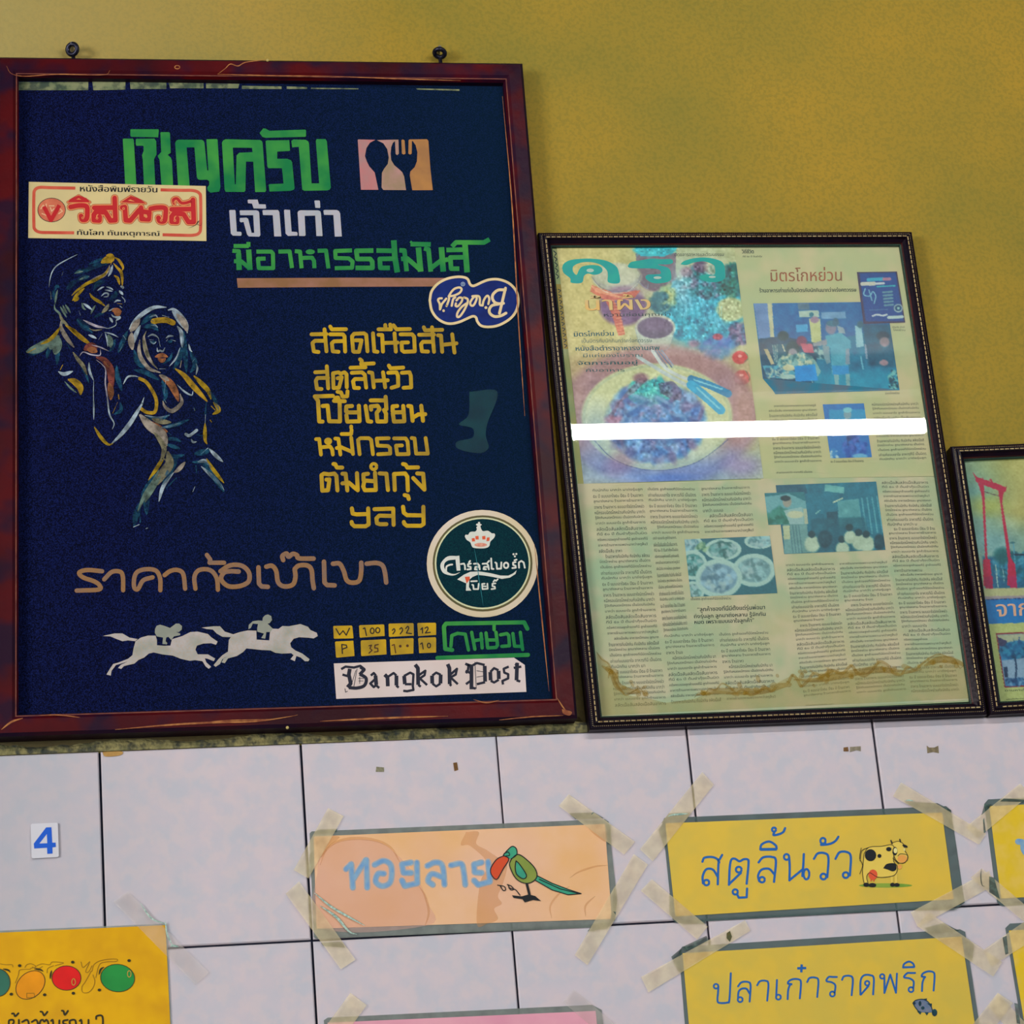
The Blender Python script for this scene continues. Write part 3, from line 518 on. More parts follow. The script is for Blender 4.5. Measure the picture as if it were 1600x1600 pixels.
brush(woman, 'brush_stroke', [
 ('R', O_, 120, '1010,570 1120,510 1220,540 / 1200,680 1330,730 1420,870 1440,1050 1450,1200'), ('O', O_, 100, '1060,560 1150,570 1220,600 / 1400,1080 1430,1200 1430,1350 / 1320,740 1400,840'), ('P', O_, 22, '940,670 1000,600 1120,640 1260,650 1270,560 / 1130,490 1250,520 1400,585 / 1200,720 1300,800 1350,880 1345,1080 1360,1200 1390,1400 1410,1600'),
 ('W', O_, 40, '1090,760 1100,900 1160,1040 / 1160,1440 1165,1480'), ('W', O_, 14, '1165,1040 1160,1240 1165,1600'), ('A', O_, 70, '1550,1260 1560,1340'), ('Y', O_, 22, '1540,1380 1460,1560'),
 ('T', P_, 70, '260,420 200,560 130,720 / 110,900 120,1050 180,1250 / 450,330 560,230 640,180 / 350,680 400,850 520,950 / 1040,420 1060,700 1080,1000 / 1130,700 1200,880 1130,1000 / 350,960 520,1000 700,1100 / 740,1100 790,1300 760,1400 / 480,370 600,350 690,420 / 1010,640 980,800 900,950 / 560,260 620,280'),
 ('W', P_, 60, '280,400 360,280 500,160 640,90 800,90 / 820,130 900,120 1000,210 1080,330 1090,450 / 440,340 380,460 330,620 / 200,480 240,540 / 880,140 960,250 1040,380 / 950,350 1010,450 1020,650 / 150,700 200,600'), ('C', P_, 90, '320,440 310,560 330,680 / 940,180 1040,300 1090,430 / 300,430 350,360 430,250'),
 ('C', P_, 60, '430,540 420,680 450,800 560,940 720,1000 / 490,480 500,620 540,760 620,900 / 1010,830 990,930'), ('K', P_, 40, '520,420 480,540 520,700 600,860 680,950'),
 ('W', P_, 26, '200,1160 260,1060 350,1045 420,1060 / 540,500 600,470 660,490 690,520 / 690,520 715,640 / 670,650 680,700 710,690 750,700 780,650 / 790,520 840,490 900,490 / 700,945 790,945 / 570,560 620,590 660,570 / 860,540 930,560 / 950,1165 1050,1260 1150,1310 1170,1250 / 560,230 640,200 680,230 / 580,340 640,340 680,370 / 740,200 840,230 / 840,910 940,790 990,650 / 1110,600 1130,680 1160,710 / 1210,870 1230,940 1210,1030 / 1160,850 1190,810 / 560,540 620,545 / 820,530 800,560'),
 ('T', P_, 40, '570,560 600,580 650,560 / 820,560 850,570 880,540 / 750,880 850,800 880,720'), ('A', P_, -78, '620,285 700,270 800,270 890,305'), ('O', P_, 60, '640,780 740,755 820,780 / 680,800 740,830 790,800'), ('O', P_, 100, '700,1030 840,1130 920,1260 970,1400'), ('C', P_, 60, '700,1030 760,1060 840,1110 / 990,1290 1010,1420 880,1530 780,1470 750,1390'),
 ('A', P_, 80, '920,940 1050,1040 1160,1170 1370,1400'), ('A', P_, -48, '430,1080 520,1130 610,1260 660,1380 655,1500 620,1555 520,1545 450,1500'), ('Y', P_, 70, '1180,1040 1280,1140 1380,1250 1420,1370 / 1420,1460 1480,1520'), ('T', P_, 50, '1400,1250 1480,1390 1530,1520 / 1350,1420 1350,1590 / 1190,1480 1200,1520'), ('W', P_, 26, '490,1340 440,1480 360,1590 / 790,1110 770,1290 / 770,1370 800,1420'),
 ('W', Q_, 18, '115,0 120,100 120,260 / 270,20 300,200 350,300 330,370'), ('Y', Q_, 40, '125,340 200,460 280,540 340,530'), ('W', Q_, 50, '320,535 400,460 480,370 560,260 680,60'), ('T', Q_, 40, '420,60 430,150 350,200'),
 ('C', Q_, 110, '640,200 760,330 900,430 950,560'), ('O', Q_, 80, '740,280 860,360 960,400'), ('K', Q_, 60, '800,400 880,500 920,600 880,740 / 780,250 880,280 1000,290'), ('W', Q_, 26, '700,210 850,240 980,210 / 880,350 1000,330 1110,295 / 1390,200 1385,300'), ('T', Q_, 44, '700,230 880,250 980,200 / 860,360 1040,320 1200,260 / 930,480 1040,480 1110,510 / 950,540 1040,570 1100,590 / 940,650 1040,680 1150,660 / 960,400 1000,440 / 1290,430 1380,450 / 1400,60 1380,200'),
 ('K', Q_, 110, '960,620 980,760 900,880 840,1000 / 900,700 1000,740'), ('Y', Q_, 44, '900,600 900,700 830,820 740,950 / 1385,300 1385,480 1410,540 / 1400,700 1480,830 1600,980'), ('T', Q_, 70, '1080,680 1000,820 900,1000 / 820,880 720,1050 650,1200 / 760,1050 720,1180 720,1340 / 1260,650 1400,620 1440,590 / 1240,740 1380,760 1480,900 1600,1080 / 1060,920 940,1040 / 650,1200 600,1340 580,1470 / 1280,780 1290,880 / 640,1320 650,1430'),
 ('G', Q_, 50, '860,830 800,960 700,1120 620,1300 / 880,900 780,1060 700,1200'), ('W', Q_, 44, '1030,860 960,940 900,1040 860,1190 / 1300,740 1380,730 1450,780 / 1340,790 1430,870 1540,980 1600,1060 / 1430,590 1520,680 1590,740 / 570,1480 640,1450 / 1340,650 1420,580 / 710,1500 735,1490'), ('C', Q_, 50, '1160,740 1080,830 1030,860'),
 ('W', Q_, -34, '1165,425 1210,440 1290,380'), ('W', Q_, 24, '1225,480 1250,515 1290,510 / 1255,125 1270,160 / 1270,1020 1245,1080'), ('Y', Q_, 50, '1480,60 1540,150 1470,200 / 1440,260 1460,290')], k0 + .0005)
# worn edges of the frame
i = Ink().strokes(PX, 1.6, '~ 340,116 352,107 360,100 372,103 385,97 420,93 / ~ 340,116 420,118 520,119 / ~ 10,103 18,115 40,119 90,116 160,117 172,110 / ~ 520,119 620,123 720,126 / ~ 300,1132 350,1126 420,1124 450,1120', taper=1)
i.strokes(PX, 3, '~ 180,1140 260,1133 330,1129 400,1127 450,1120 465,1117 / ~ 500,1127 600,1122 700,1119 / ~ 2,1140 18,1128 36,1122', taper=1).strokes(PX, 2, '~ 60,1118 90,1117 125,1121 / ~ 870,1090 882,1108 892,1116 / ~ 785,150 800,320 810,500 820,650 / ~ 740,1093 760,1098 780,1094 / ~ 835,850 850,1000 858,1080 / ~ 780,1125 830,1120 880,1118', taper=1).ring(PX, 277, 105, 4, 1.4, 2.6)
i.poly(PX, '~ 878,1108 893,1112 890,1118 880,1115').put('worn_edge', M_worn, board, .0203, split=True)
for p in ((418, 94.5), (449, 1137)):
    q = at(*p, .0205); V = []; Fc = []; nn = 12; R0 = .0016
    for k, (r, h) in enumerate(((1, 0), (.95, .0008), (.6, .0014))):
        for a in range(nn): V.append(q + np.array([R0 * r * math.cos(a * 2 * math.pi / nn), -h, R0 * r * math.sin(a * 2 * math.pi / nn)]))
    for k in (0, 1):
        for a in range(nn): Fc.append([k * nn + a, k * nn + (a + 1) % nn, (k + 1) * nn + (a + 1) % nn, (k + 1) * nn + a])
    Fc.append(list(range(2 * nn, 3 * nn))); obj('nail_head', V, Fc, mat('cream_pin', (196, 178, 110), (170, 150, 90), 300, .4), board)
# hanging rings and the screws they hang from
def torus(c, R, r, ax, n=20, m_=8):
    V = []; Fc = []; ax = Vector(ax).normalized(); u = ax.orthogonal().normalized(); v = ax.cross(u)
    for i in range(n):
        a = 2 * math.pi * i / n; d = u * math.cos(a) + v * math.sin(a)
        for j in range(m_):
            b = 2 * math.pi * j / m_; p = Vector(c) + d * (R + r * math.cos(b)) + ax * r * math.sin(b); V.append(tuple(p))
            Fc.append([i * m_ + j, ((i + 1) % n) * m_ + j, ((i + 1) % n) * m_ + (j + 1) % m_, i * m_ + (j + 1) % m_])
    return V, Fc
def rod(a, b, r, n=8):
    a, b = Vector(a), Vector(b); ax = (b - a).normalized(); u = ax.orthogonal().normalized(); v = ax.cross(u); V = []
    for p in (a, b):
        for i in range(n): V.append(tuple(p + r * (u * math.cos(6.2832 * i / n) + v * math.sin(6.2832 * i / n))))
    return V, [[i, (i + 1) % n, n + (i + 1) % n, n + i] for i in range(n)] + [list(range(n)), list(range(n, 2 * n))[::-1]]
M_iron = mat('black_iron', (20, 20, 34), (44, 44, 60), 300, .35, 0, metal=.6)
for (px, py, ax) in ((113, 77, (.5, .8, .25)), (687, 83, (.25, .35, .9))):
    c = at(px, py, .008); V, Fc = torus(c, .0058, .0027, ax)
    o = obj('hanging_ring', V, Fc, M_iron, board, smooth=True)
    V2, F2 = rod((c[0] + .001, -.002, c[2] - .004), (c[0] + .001, -.006, c[2] - .020), .0022); obj('eye_shank', V2, F2, M_iron, o)
    V2, F2 = rod((c[0], .006, c[2] + .004), (c[0], -.012, c[2] + .0055), .0021)
    s_ = obj('wall_screw', V2, F2, mat('steel', (150, 150, 160), None, rough=.3, metal=.7)); tag(s_, 'steel screw in the wall holding the %s ring of the menu board' % ('left' if px < 300 else 'right'), 'screw', 'screws holding up the menu board')

# ============================================================ STICKERS ON THE BOARD
Mcream = mat('cream_sticker_paper', (206, 186, 132), (196, 178, 128), 30, .45); Mred = mat('red_print', (184, 28, 34), (176, 30, 34), 30, .5)
Mdred = mat('dark_red_print', (150, 44, 34), None, rough=.5); Mpeach = mat('peach_print', (214, 140, 84), None, rough=.5); Mblk = mat('black_print', (26, 24, 28), None, rough=.5)
st = thing('newspaper_sticker', at(184, 372, k2), 'cream rectangular sticker with large red lettering and a red rounded border on the blue board', 'sticker')
sheet('sticker_paper', F_.pts('80,75 1555,110 1560,568 75,543'), k1, k2, Mcream, st)
d1 = k2 + .0001
Ink().strokes(F_, 26, '~ 468,128 260,124 170,122 130,145 122,200 122,420 130,470 170,494 260,498 458,500', cap=False).strokes(F_, 26, '~ 1178,142 1350,146 1450,148 1500,170 1512,220 1512,440 1500,500 1450,520 1350,520 1195,516', cap=False).put('red_border', mat('brick_red_print', (186, 66, 48), (200, 90, 66), 60, .5), st, d1, split=True)
i = Ink(); i.dot(F_, 270, 310, 118, 102, 28); i.put('globe_ring', Mblk, st, d1); i = Ink(); i.dot(F_, 270, 310, 113, 97, 28); i.put('globe_disc', mat('salmon_print', (204, 112, 80), (190, 96, 70), 120, .5), st, d1 + .0001)
Ink().strokes(F_, 34, '205,280 265,395 335,270', cap=False).put('globe_letter', Mred, st, d1 + .0003)
Ink().strokes(F_, 9, '180,300 200,270 230,300 / 190,340 240,360 / 225,260 225,350 / 250,275 290,275 / 260,290 270,320 290,300 / 330,290 360,320 330,340').put('globe_pattern', mat('pale_print', (214, 170, 130), None), st, d1 + .0002)
big = '~ 428,285 500,272 560,280 568,330 560,385 525,390 515,360 / 625,292 790,290 / 795,210 802,395 / 800,395 760,398 720,330 640,325 622,350 622,395 668,398 670,365 / 858,290 880,285 888,395 925,398 1000,310 / 1015,290 1020,385 1080,388 1085,330 1040,325 1010,318 / ~ 1095,300 1150,290 1215,295 1220,345 1210,400 1172,402 1160,375 / 1270,305 1440,302 / 1448,225 1455,410 / 1450,410 1410,410 1370,345 1290,338 1270,365 1270,408 1315,410 1318,380'
roof = '405,245 430,215 495,188 560,210 590,245 / 850,245 930,192 1000,215 1055,255'
mk = '~ 1290,255 1285,225 1315,215 1350,250 1390,250 1435,235'
for w_, mm, dd in ((64, Mdred, 1), (56, Mpeach, 2), (40, Mred, 3)):
    q = Ink().strokes(F_, w_, big); q.strokes(F_, w_ - 16, mk)
    e_ = w_ - 40
    q.poly(F_, roof).strokes(F_, max(e_, 2), '405,245 495,190 590,245 405,245 / 850,245 930,194 1055,255 850,245')
    q.put('red_title_lettering' if dd == 3 else 'title_outline', mm, st, d1 + .0001 * dd)
i = Ink(); [i.poly(F_, '475,222 495,212 520,224 / 905,232 925,222 965,240')]; [i.ring(F_, a, b, 8, 5) for a, b in ((530, 376), (648, 378), (870, 298), (1183, 395), (1297, 397), (1058, 365), (1298, 246))]
i.put('title_counter_dots', Mpeach, st, d1 + .0006)
i = Ink(); text_ink(i, 'หนังสือพิมพ์รายวัน', F_.pts('508,100 1150,110 1150,164 508,156'), bold=.35); text_ink(i, 'ทันโลก ทันเหตุการณ์', F_.pts('484,468 1172,482 1172,540 484,532'), bold=.35)
i.put('black_caption_lettering', Mblk, st, d1 + .0001)
Ink().strokes(F_, 4, '~ 1405,462 1460,440 1500,400 1480,420 1510,440 1525,410', taper=1).put('pen_scribble', Mblk, st, d1 + .0007)
# kidney shaped sticker
st = thing('kidney_sticker', at(740, 508, k2), 'upside-down blue kidney-shaped sticker with cream script and cream rim', 'sticker')
kid = '70,420 100,270 200,145 350,62 520,28 640,35 705,70 740,150 790,178 860,155 950,112 1060,75 1200,68 1350,112 1455,190 1525,300 1545,440 1515,580 1440,695 1320,785 1180,845 1030,862 920,838 862,770 840,705 785,685 680,728 560,780 420,808 300,785 180,705 100,580'
sheet('sticker_paper', catmull(list(T_.pts(kid)) + [T_.pts(kid)[0]])[:-1], k1, k2, mat('blue_sticker', (16, 40, 110), (12, 30, 92), 80, .5, spec=.08), st)
Mscr = mat('cream_script_print', (214, 190, 146), (204, 184, 130), 80, .5)
Ink().strokes(T_, 42, '~' + kid + ' 70,420').strokes(T_, 46, '1332,215 1232,635 / ~ 1330,245 1210,248 1130,310 1112,380 1150,450 1220,475 1300,468 / ~ 1220,480 1110,505 1062,570 1075,640 1150,688 1250,678 1340,632').strokes(T_, 36, '~ 1045,480 1062,400 1040,345 1005,360 965,430 950,505 / ~ 950,505 905,490 905,400 890,355 850,345 780,350 / ~ 840,350 850,400 800,500 755,500 745,450 790,380 830,350 / ~ 640,370 700,400 695,470 640,590 570,685 525,690 535,620 600,530 680,470 / ~ 505,470 500,510 540,515 600,440 610,385 560,375 515,420 / ~ 435,510 460,400 495,370 / ~ 350,515 390,400 395,335 470,235 560,205 600,235 565,295 470,340 385,350 / ~ 240,570 235,480 208,420 225,390 270,385 / 245,560 270,480 345,390', cap=True).dot(T_, 1005, 540, 24).dot(T_, 300, 592, 22).put('cream_script_lettering', Mscr, st, d1)
Ink().ring(T_, 622, 148, 32, 9).strokes(T_, 9, '612,165 612,135 632,135 632,165').put('registered_mark', mat('pale_blue_print', (150, 170, 190), None), st, d1)
# round green sticker
st = thing('round_sticker', at(755, 964, k2), 'round dark green sticker with a cream rim and a white crown, on the blue board', 'sticker')
ang = np.linspace(0, 2 * math.pi, 49)[:-1]
sheet('sticker_paper', [R_.pts([(788 + 772 * math.cos(a), 806 + 746 * math.sin(a))])[0] for a in ang], k1, k2, mat('white_sticker_paper', (206, 190, 172), (196, 178, 140), 12, .45), st)
i = Ink(); i.dot(R_, 791, 803, 693, 668, 56); i.put('olive_ring', mat('olive_print', (92, 78, 34), (76, 72, 36), 60, .5), st, d1)
i = Ink(); i.dot(R_, 791, 802, 664, 638, 56); i.put('pale_ring', mat('pale_ring_print', (196, 198, 158), None), st, d1 + .0001)
i = Ink(); i.dot(R_, 791, 801, 642, 616, 56); i.put('green_disc', mat('bottle_green_print', (0, 38, 48), (2, 30, 44), 400, .6, c3=(6, 62, 64), s3=900, f3=.5, spec=.05), st, d1 + .0002)
Mwp = mat('white_print', (206, 204, 194), (196, 200, 190), 60, .5)
i = Ink().poly(R_, '~ 545,430 555,405 590,405 615,370 650,362 690,360 712,330 705,300 722,285 700,268 712,250 730,248 728,230 755,230 757,250 780,265 762,285 775,330 800,355 860,348 900,370 920,385 955,388 965,415 945,455 900,500 885,560 840,588 760,595 680,588 645,570 620,510 570,475')
i.put('crown', Mwp, st, d1 + .0003)
i = Ink().poly(R_, '640,455 680,450 690,495 645,500 / 690,425 735,420 738,470 695,472 / 785,425 830,420 832,470 788,470 / 850,445 890,440 885,490 845,495'); i.put('crown_gem', mat('orange_red_print', (206, 80, 44), None), st, d1 + .0004, split=True)
i = Ink(); i.dot(R_, 765, 545, 88, 28); i.put('crown_band', mat('salmon_band_print', (214, 150, 126), (200, 120, 100), 400), st, d1 + .0004)
i = Ink().poly(R_, '410,702 468,695 484,902 432,905 / 440,1025 530,960 620,920 740,913 900,938 1040,972 1150,973 1220,938 1265,898 1248,950 1170,1000 1060,1018 940,992 820,972 720,962 650,992 608,1030 602,1130 635,1180 560,1182 565,1080').poly(R_, '~ 440,700 310,705 225,780 205,850 240,930 320,965 400,968 480,925 400,950 320,930 262,870 265,800 320,760 420,745').strokes(R_, 24, '~ 285,905 290,850 330,825 370,818').strokes(R_, 24, '492,812 532,805 545,830 548,885 / 628,805 588,815 592,845 625,852 627,882 580,888 / 602,790 618,768 / 672,808 722,805 745,830 752,885 / 745,852 692,852 685,885 715,887 / 792,808 850,805 868,830 878,885 / 868,850 812,852 805,882 838,885 / 862,790 882,768 / 910,735 918,878 942,880 / 968,790 985,800 992,878 1048,875 1052,790 / 1250,785 1215,792 1217,825 1248,835 1252,862 1205,868 / 1298,862 1295,790 1330,768 1362,790 1378,862 / 1235,760 1262,750')
i.ring(R_, 1118, 830, 32, 24, 38); [i.dot(R_, a, b, 14) for a, b in ((1220, 675), (1260, 672), (1240, 705))]
i.strokes(R_, 22, '632,1052 712,1048 / 648,1100 662,1105 668,1160 730,1160 738,1085 / 820,1085 785,1088 787,1118 835,1122 / 858,1085 862,1155 792,1160 787,1130 / 970,1080 928,1085 928,1118 960,1125 965,1152 915,1160 / 942,1058 960,1035 980,1045 1002,1022').put('white_lettering', Mwp, st, d1 + .0003)
Ink().poly(R_, '545,990 612,985 615,1025 570,1082').put('red_swoosh_tip', mat('orange_red_print', (206, 80, 44), None), st, d1 + .0005)
Ink().strokes(R_, 10, '~ 675,590 700,720 720,850 745,1050 775,1220 800,1390', taper=1).put('scratch', mat('teal_scratch', (30, 120, 130), None), st, d1 + .0006)
# newspaper strip sticker
st = thing('newspaper_strip_sticker', at(675, 1090, k2), 'white strip sticker with black blackletter newspaper title and one clipped corner', 'sticker')
sheet('sticker_paper', S_.pts('33,383 1440,338 1525,395 1537,605 52,660'), k1, k2, mat('offwhite_sticker_paper', (212, 196, 194), (204, 186, 180), 12, .5), st)
i = Ink().strokes(S_, 30, '158,425 150,470 165,540 140,570 / 358,478 365,550 / 430,470 452,492 455,562 / 522,478 522,555 / 582,480 588,545 / 668,392 690,420 692,550 / 800,478 802,540 / 868,470 866,540 / 922,388 936,420 938,545 / 1108,395 1108,585 / 1212,402 1215,525 / 1255,450 1258,515 / 1320,440 1322,505 / 1465,378 1460,515', cap=False)
i.strokes(S_, 26, '~ 235,465 285,500 272,555 215,575 150,572 / 240,410 270,432 235,470', cap=False).strokes(S_, 19, '90,428 125,408 190,415 240,402 275,430 / 100,470 140,482 / 322,478 345,458 362,478 / 362,500 318,540 345,568 366,550 / 365,555 388,575 / 455,488 500,458 522,478 / 520,555 540,572 / 580,482 630,455 655,468 650,560 655,590 605,600 575,597 / 588,545 640,545 / 692,550 712,565 / 690,480 748,440 742,475 705,500 762,552 / 802,478 833,455 868,472 / 802,540 833,562 866,540 / 938,545 952,558 / 938,475 995,425 985,470 945,492 1002,545 / 1060,385 1110,402 1150,380 1212,395 / 1215,530 1150,545 / 1062,440 1100,458 / 1065,545 1100,520 / 1105,570 1142,580 / 1255,450 1285,420 1320,437 / 1258,518 1285,532 1322,510 / 1400,408 1360,425 1365,455 1395,467 1395,500 1350,520 1355,548 / 1460,515 1490,524 / 1438,418 1498,408 / 1450,400 1470,380 / 1060,385 1085,400 1080,440 1065,460', cap=False)
i.strokes(S_, 5, '205,438 168,555 / 215,425 190,560 / 235,490 235,540 / 225,500 265,500 / 228,520 262,520 / 1135,372 1146,580 / 1150,440 1205,450 / 1150,490 1205,480 / 120,580 125,608 140,600').put('blackletter_lettering', mat('navy_black_print', (24, 26, 44), None), st, d1)
# ============================================================ GLAZED FRAMES
M_blk = mat('black_moulding', (12, 6, 20), (24, 10, 20), 60, .35, .1, 200, spec=.12); M_gold = mat('gilt_beading', (226, 204, 150), (170, 140, 90), 260, .35, metal=.2)
M_brown = mat('red_brown_rebate', (84, 26, 20), (50, 14, 16), 30, .45); M_green = mat('dark_green_slip', (14, 40, 36), (20, 54, 44), 60, .4)
PROF = [(0, -.0045), (0, .011), (.0012, .0125), (.0058, .0132), (.0066, .0155), (.0100, .0158), (.0112, .0128), (.0150, .0102), (.0158, .0078), (.0176, .0070), (.0176, .003)]
PROF = [(t * .85, h) for t, h in PROF]
def glazed(name, outer, label):
    w_ = [at(*p, .0125) for p in outer]; W = [np.array([p[0], 0, p[2]]) for p in w_]
    f = thing(name, (W[3] + W[2]) / 2 + np.array([0, .004, 0]), label, 'picture frame')
    rails(f, W, PROF, [M_blk, M_green, M_brown], [0, 0, 0, 0, 0, 0, 0, 2, 1, 1])
    beads(f, 'edge_beading', W, .0008, .0120, .0021, .0013, .0013, .0008, M_blk)
    beads(f, 'dot_beading', W, .0033, .0129, .0021, .0011, .0011, .0008, M_gold)
    beads(f, 'rope_beading', W, .0071, .0155, .0058, .0046, .0015, .0010, M_gold)
    beads(f, 'slip_beading', W, .0139, .0072, .0020, .0010, .0009, .0006, M_gold)
    return f, W
M_glass = bpy.data.materials.new('clear_glass'); M_glass.use_nodes = True
nt = M_glass.node_tree; nt.nodes.clear(); out = nt.nodes.new('ShaderNodeOutputMaterial')
tr = nt.nodes.new('ShaderNodeBsdfTransparent'); tr.inputs[0].default_value = (.95, .98, .96, 1)
gl = nt.nodes.new('ShaderNodeBsdfGlossy'); gl.inputs['Roughness'].default_value = .012
fr = nt.nodes.new('ShaderNodeFresnel'); fr.inputs[0].default_value = 1.5
mx = nt.nodes.new('ShaderNodeMixShader'); nt.links.new(fr.outputs[0], mx.inputs[0]); nt.links.new(tr.outputs[0], mx.inputs[1]); nt.links.new(gl.outputs[0], mx.inputs[2]); nt.links.new(mx.outputs[0], out.inputs[0])
def pane(f, W):
    q = inset_quad(W, .0143); V = [np.array([p[0], -.0058, p[2]]) for p in q]
    obj('glass_pane', V, [[0, 1, 2, 3]], M_glass, f)
fr2, W2 = glazed('magazine_frame', [(841, 363), (1425, 361.5), (1543, 1116), (922, 1140)], 'black and gold beaded frame with a cooking magazine cover and three article pages behind glass')
pane(fr2, W2)
M_page = mat('aged_page', (188, 184, 138), (172, 182, 142), 9, .7, 0, c3=(204, 186, 150), s3=22, f3=.6, detail=4)
M_page2 = mat('aged_page_lower', (190, 180, 142), (158, 180, 148), 11, .7, 0, c3=(206, 188, 160), s3=26, f3=.7, detail=4)
M_txt = mat('grey_text_print', (74, 84, 84), (92, 98, 90), 60, .7); M_txtd = mat('dark_text_print', (40, 60, 66), (50, 66, 66), 60, .7)
p0, p1, p2, p3, p4 = .0032, .0036, .0039, .0042, .0045
q = [at(*p, p0) for p in ((858, 378), (1413, 376), (1524, 1096), (936, 1123))]
sheet('backing_sheet', [(858, 378), (1413, 376), (1524, 1096), (936, 1123)], .002, p0, mat('backing_paper', (176, 184, 140), (164, 178, 140), 14, .8), fr2)
side = sheet('margin_page', [(861, 380), (872, 380), (915, 757), (903, 757)], p0, p0 + .0001, mat('margin_paper', (150, 168, 120), (176, 170, 110), 20, .8), fr2)
Ink().poly(PX, '867,444 879,444 889,545 879,545').put('yellow_label', mat('ochre_label', (176, 148, 62), (160, 140, 70), 60), side, p0 + .0002)
i = Ink()
for k in range(11): i.strokes(PX, 1.3, '~ %f,%f %f,%f %f,%f' % (872 + k * .95, 452 + k * 8.6, 876 + k * .95, 454 + k * 8.6, 873 + k * .95, 457 + k * 8.6))
for k in range(5): i.strokes(PX, 1.6, '~ %f,%f %f,%f %f,%f' % (865 + k * .9, 392 + k * 9, 869 + k * .9, 396 + k * 9, 867 + k * .9, 399 + k * 9))
i.put('vertical_lettering', M_txtd, side, p0 + .0003)
# --- article pages
pg2 = sheet('article_page', [(1146, 380), (1412, 378), (1466, 744.5), (1192, 748)], p0, p1, M_page, fr2)
pg4 = sheet('article_page', [(1189, 748), (1467, 744), (1522, 1094), (1236, 1108)], p0, p1, M_page2, fr2)
pg3 = sheet('article_page', [(897, 756), (1192, 750), (1238, 1108), (938, 1121)], p0, p2, M_page2, fr2)
WORDS = ['ร้านอาหาร', 'เก่าแก่', 'เป็นมิตร', 'กับนักกิน', 'มากว่า', 'ครึ่งศตวรรษ', 'ลูกค้าของที่นี่', 'มีตั้งแต่รุ่นพ่อ', 'มาถึงรุ่นลูก', 'ลูกมาถึงหลาน', 'รู้จักกันหมด', 'เพราะ', 'แบบเอาใจ', 'ลูกค้า', 'สลัดเนื้อสัน', 'สตูลิ้นวัว', 'หมี่กรอบ', 'ต้มยำกุ้ง', 'อาหาร', 'มิตรโกหย่วน', '๕๐ ปี', 'ที่นี่']
random.seed(11); LINES = []
for k in range(16):
    s_ = ''
    while len(s_) < 30: s_ += random.choice(WORDS) + (' ' if random.random() < .45 else '')
    LINES.append(s_)
def column(parent, Q, n, ink_mat, d, gaps=(), short=(), indent=(), res=1, h=.7, name='column_text'):
    i = Ink(); Q = [np.array(p, float) for p in Q]
    for k in range(n):
        if k in gaps: continue
        v0 = (k + .5 - h / 2) / n; v1 = (k + .5 + h / 2) / n
        u0 = .12 if k in indent else 0; u1 = .3 + .4 * random.random() if k in short else 1 - .02 * random.random()
        s_ = LINES[(k * 5 + int(Q[0][0])) % 16]; s_ = s_[:max(6, int(len(s_) * (u1 - u0)))]
        text_ink(i, s_, [quad_px(Q, u0, v0), quad_px(Q, u1, v0), quad_px(Q, u1, v1), quad_px(Q, u0, v1)], res)
    return i.put(name, ink_mat, parent, d, kind='stuff')
c3 = Crop(860, 640, 4.324); c4 = Crop(1180, 640, 3.81); c5 = Crop(880, 900, 4.324); c6 = Crop(1200, 880, 4); c2 = Crop(1130, 340, 4.324); c1 = Crop(830, 340, 4.324)
def cq(c, t): return c.pts(t)
def cq2(ca, ta, cb, tb): return list(ca.pts(ta)) + list(cb.pts(tb))
# lower left page
column(pg3, cq2(c3, '282,528 620,520', c5, '700,875 352,890'), 40, M_txt, p2 + .0002, short=(11, 32), indent=(12, 27))
column(pg3, cq(c3, '655,520 978,520 1012,845 688,850'), 9, M_txt, p2 + .0002, indent=(7,))
column(pg3, cq2(c3, '690,850 850,845', c5, '848,375 680,388'), 16, M_txt, p2 + .0002)
column(pg3, cq(c5, '682,388 1012,375 1072,850 732,868'), 13, M_txt, p2 + .0002, gaps=(), short=(3,), indent=(4,))
column(pg3, cq(c3, '1018,518 1345,508 1382,832 1045,845'), 9, M_txt, p2 + .0002, short=(4,), indent=(5,))
column(pg3, cq(c5, '1052,378 1385,365 1442,832 1108,848'), 13, M_txt, p2 + .0002, short=(5,), indent=(6,))
i = Ink()
for s_, Q in (('“ลูกค้าของที่นี่มีตั้งแต่รุ่นพ่อมา', '992,1330 1448,1315 1450,1358 994,1374'), ('ถึงรุ่นลูก ลูกมาถึงหลาน รู้จักกัน', '968,1380 1452,1362 1454,1402 972,1418'), ('หมด เพราะแบบเอาใจลูกค้า”', '972,1418 1375,1404 1378,1444 976,1458')): text_ink(i, s_, c3.pts(Q), 1, bold=.1)
i.put('pull_quote_text', M_txtd, pg3, p2 + .0003, kind='stuff')
i = Ink(); text_ink(i, LINES[3], c3.pts('948,1268 1220,1262 1221,1288 950,1294'), 1); i.put('caption_text', M_txt, pg3, p2 + .0002, kind='stuff')
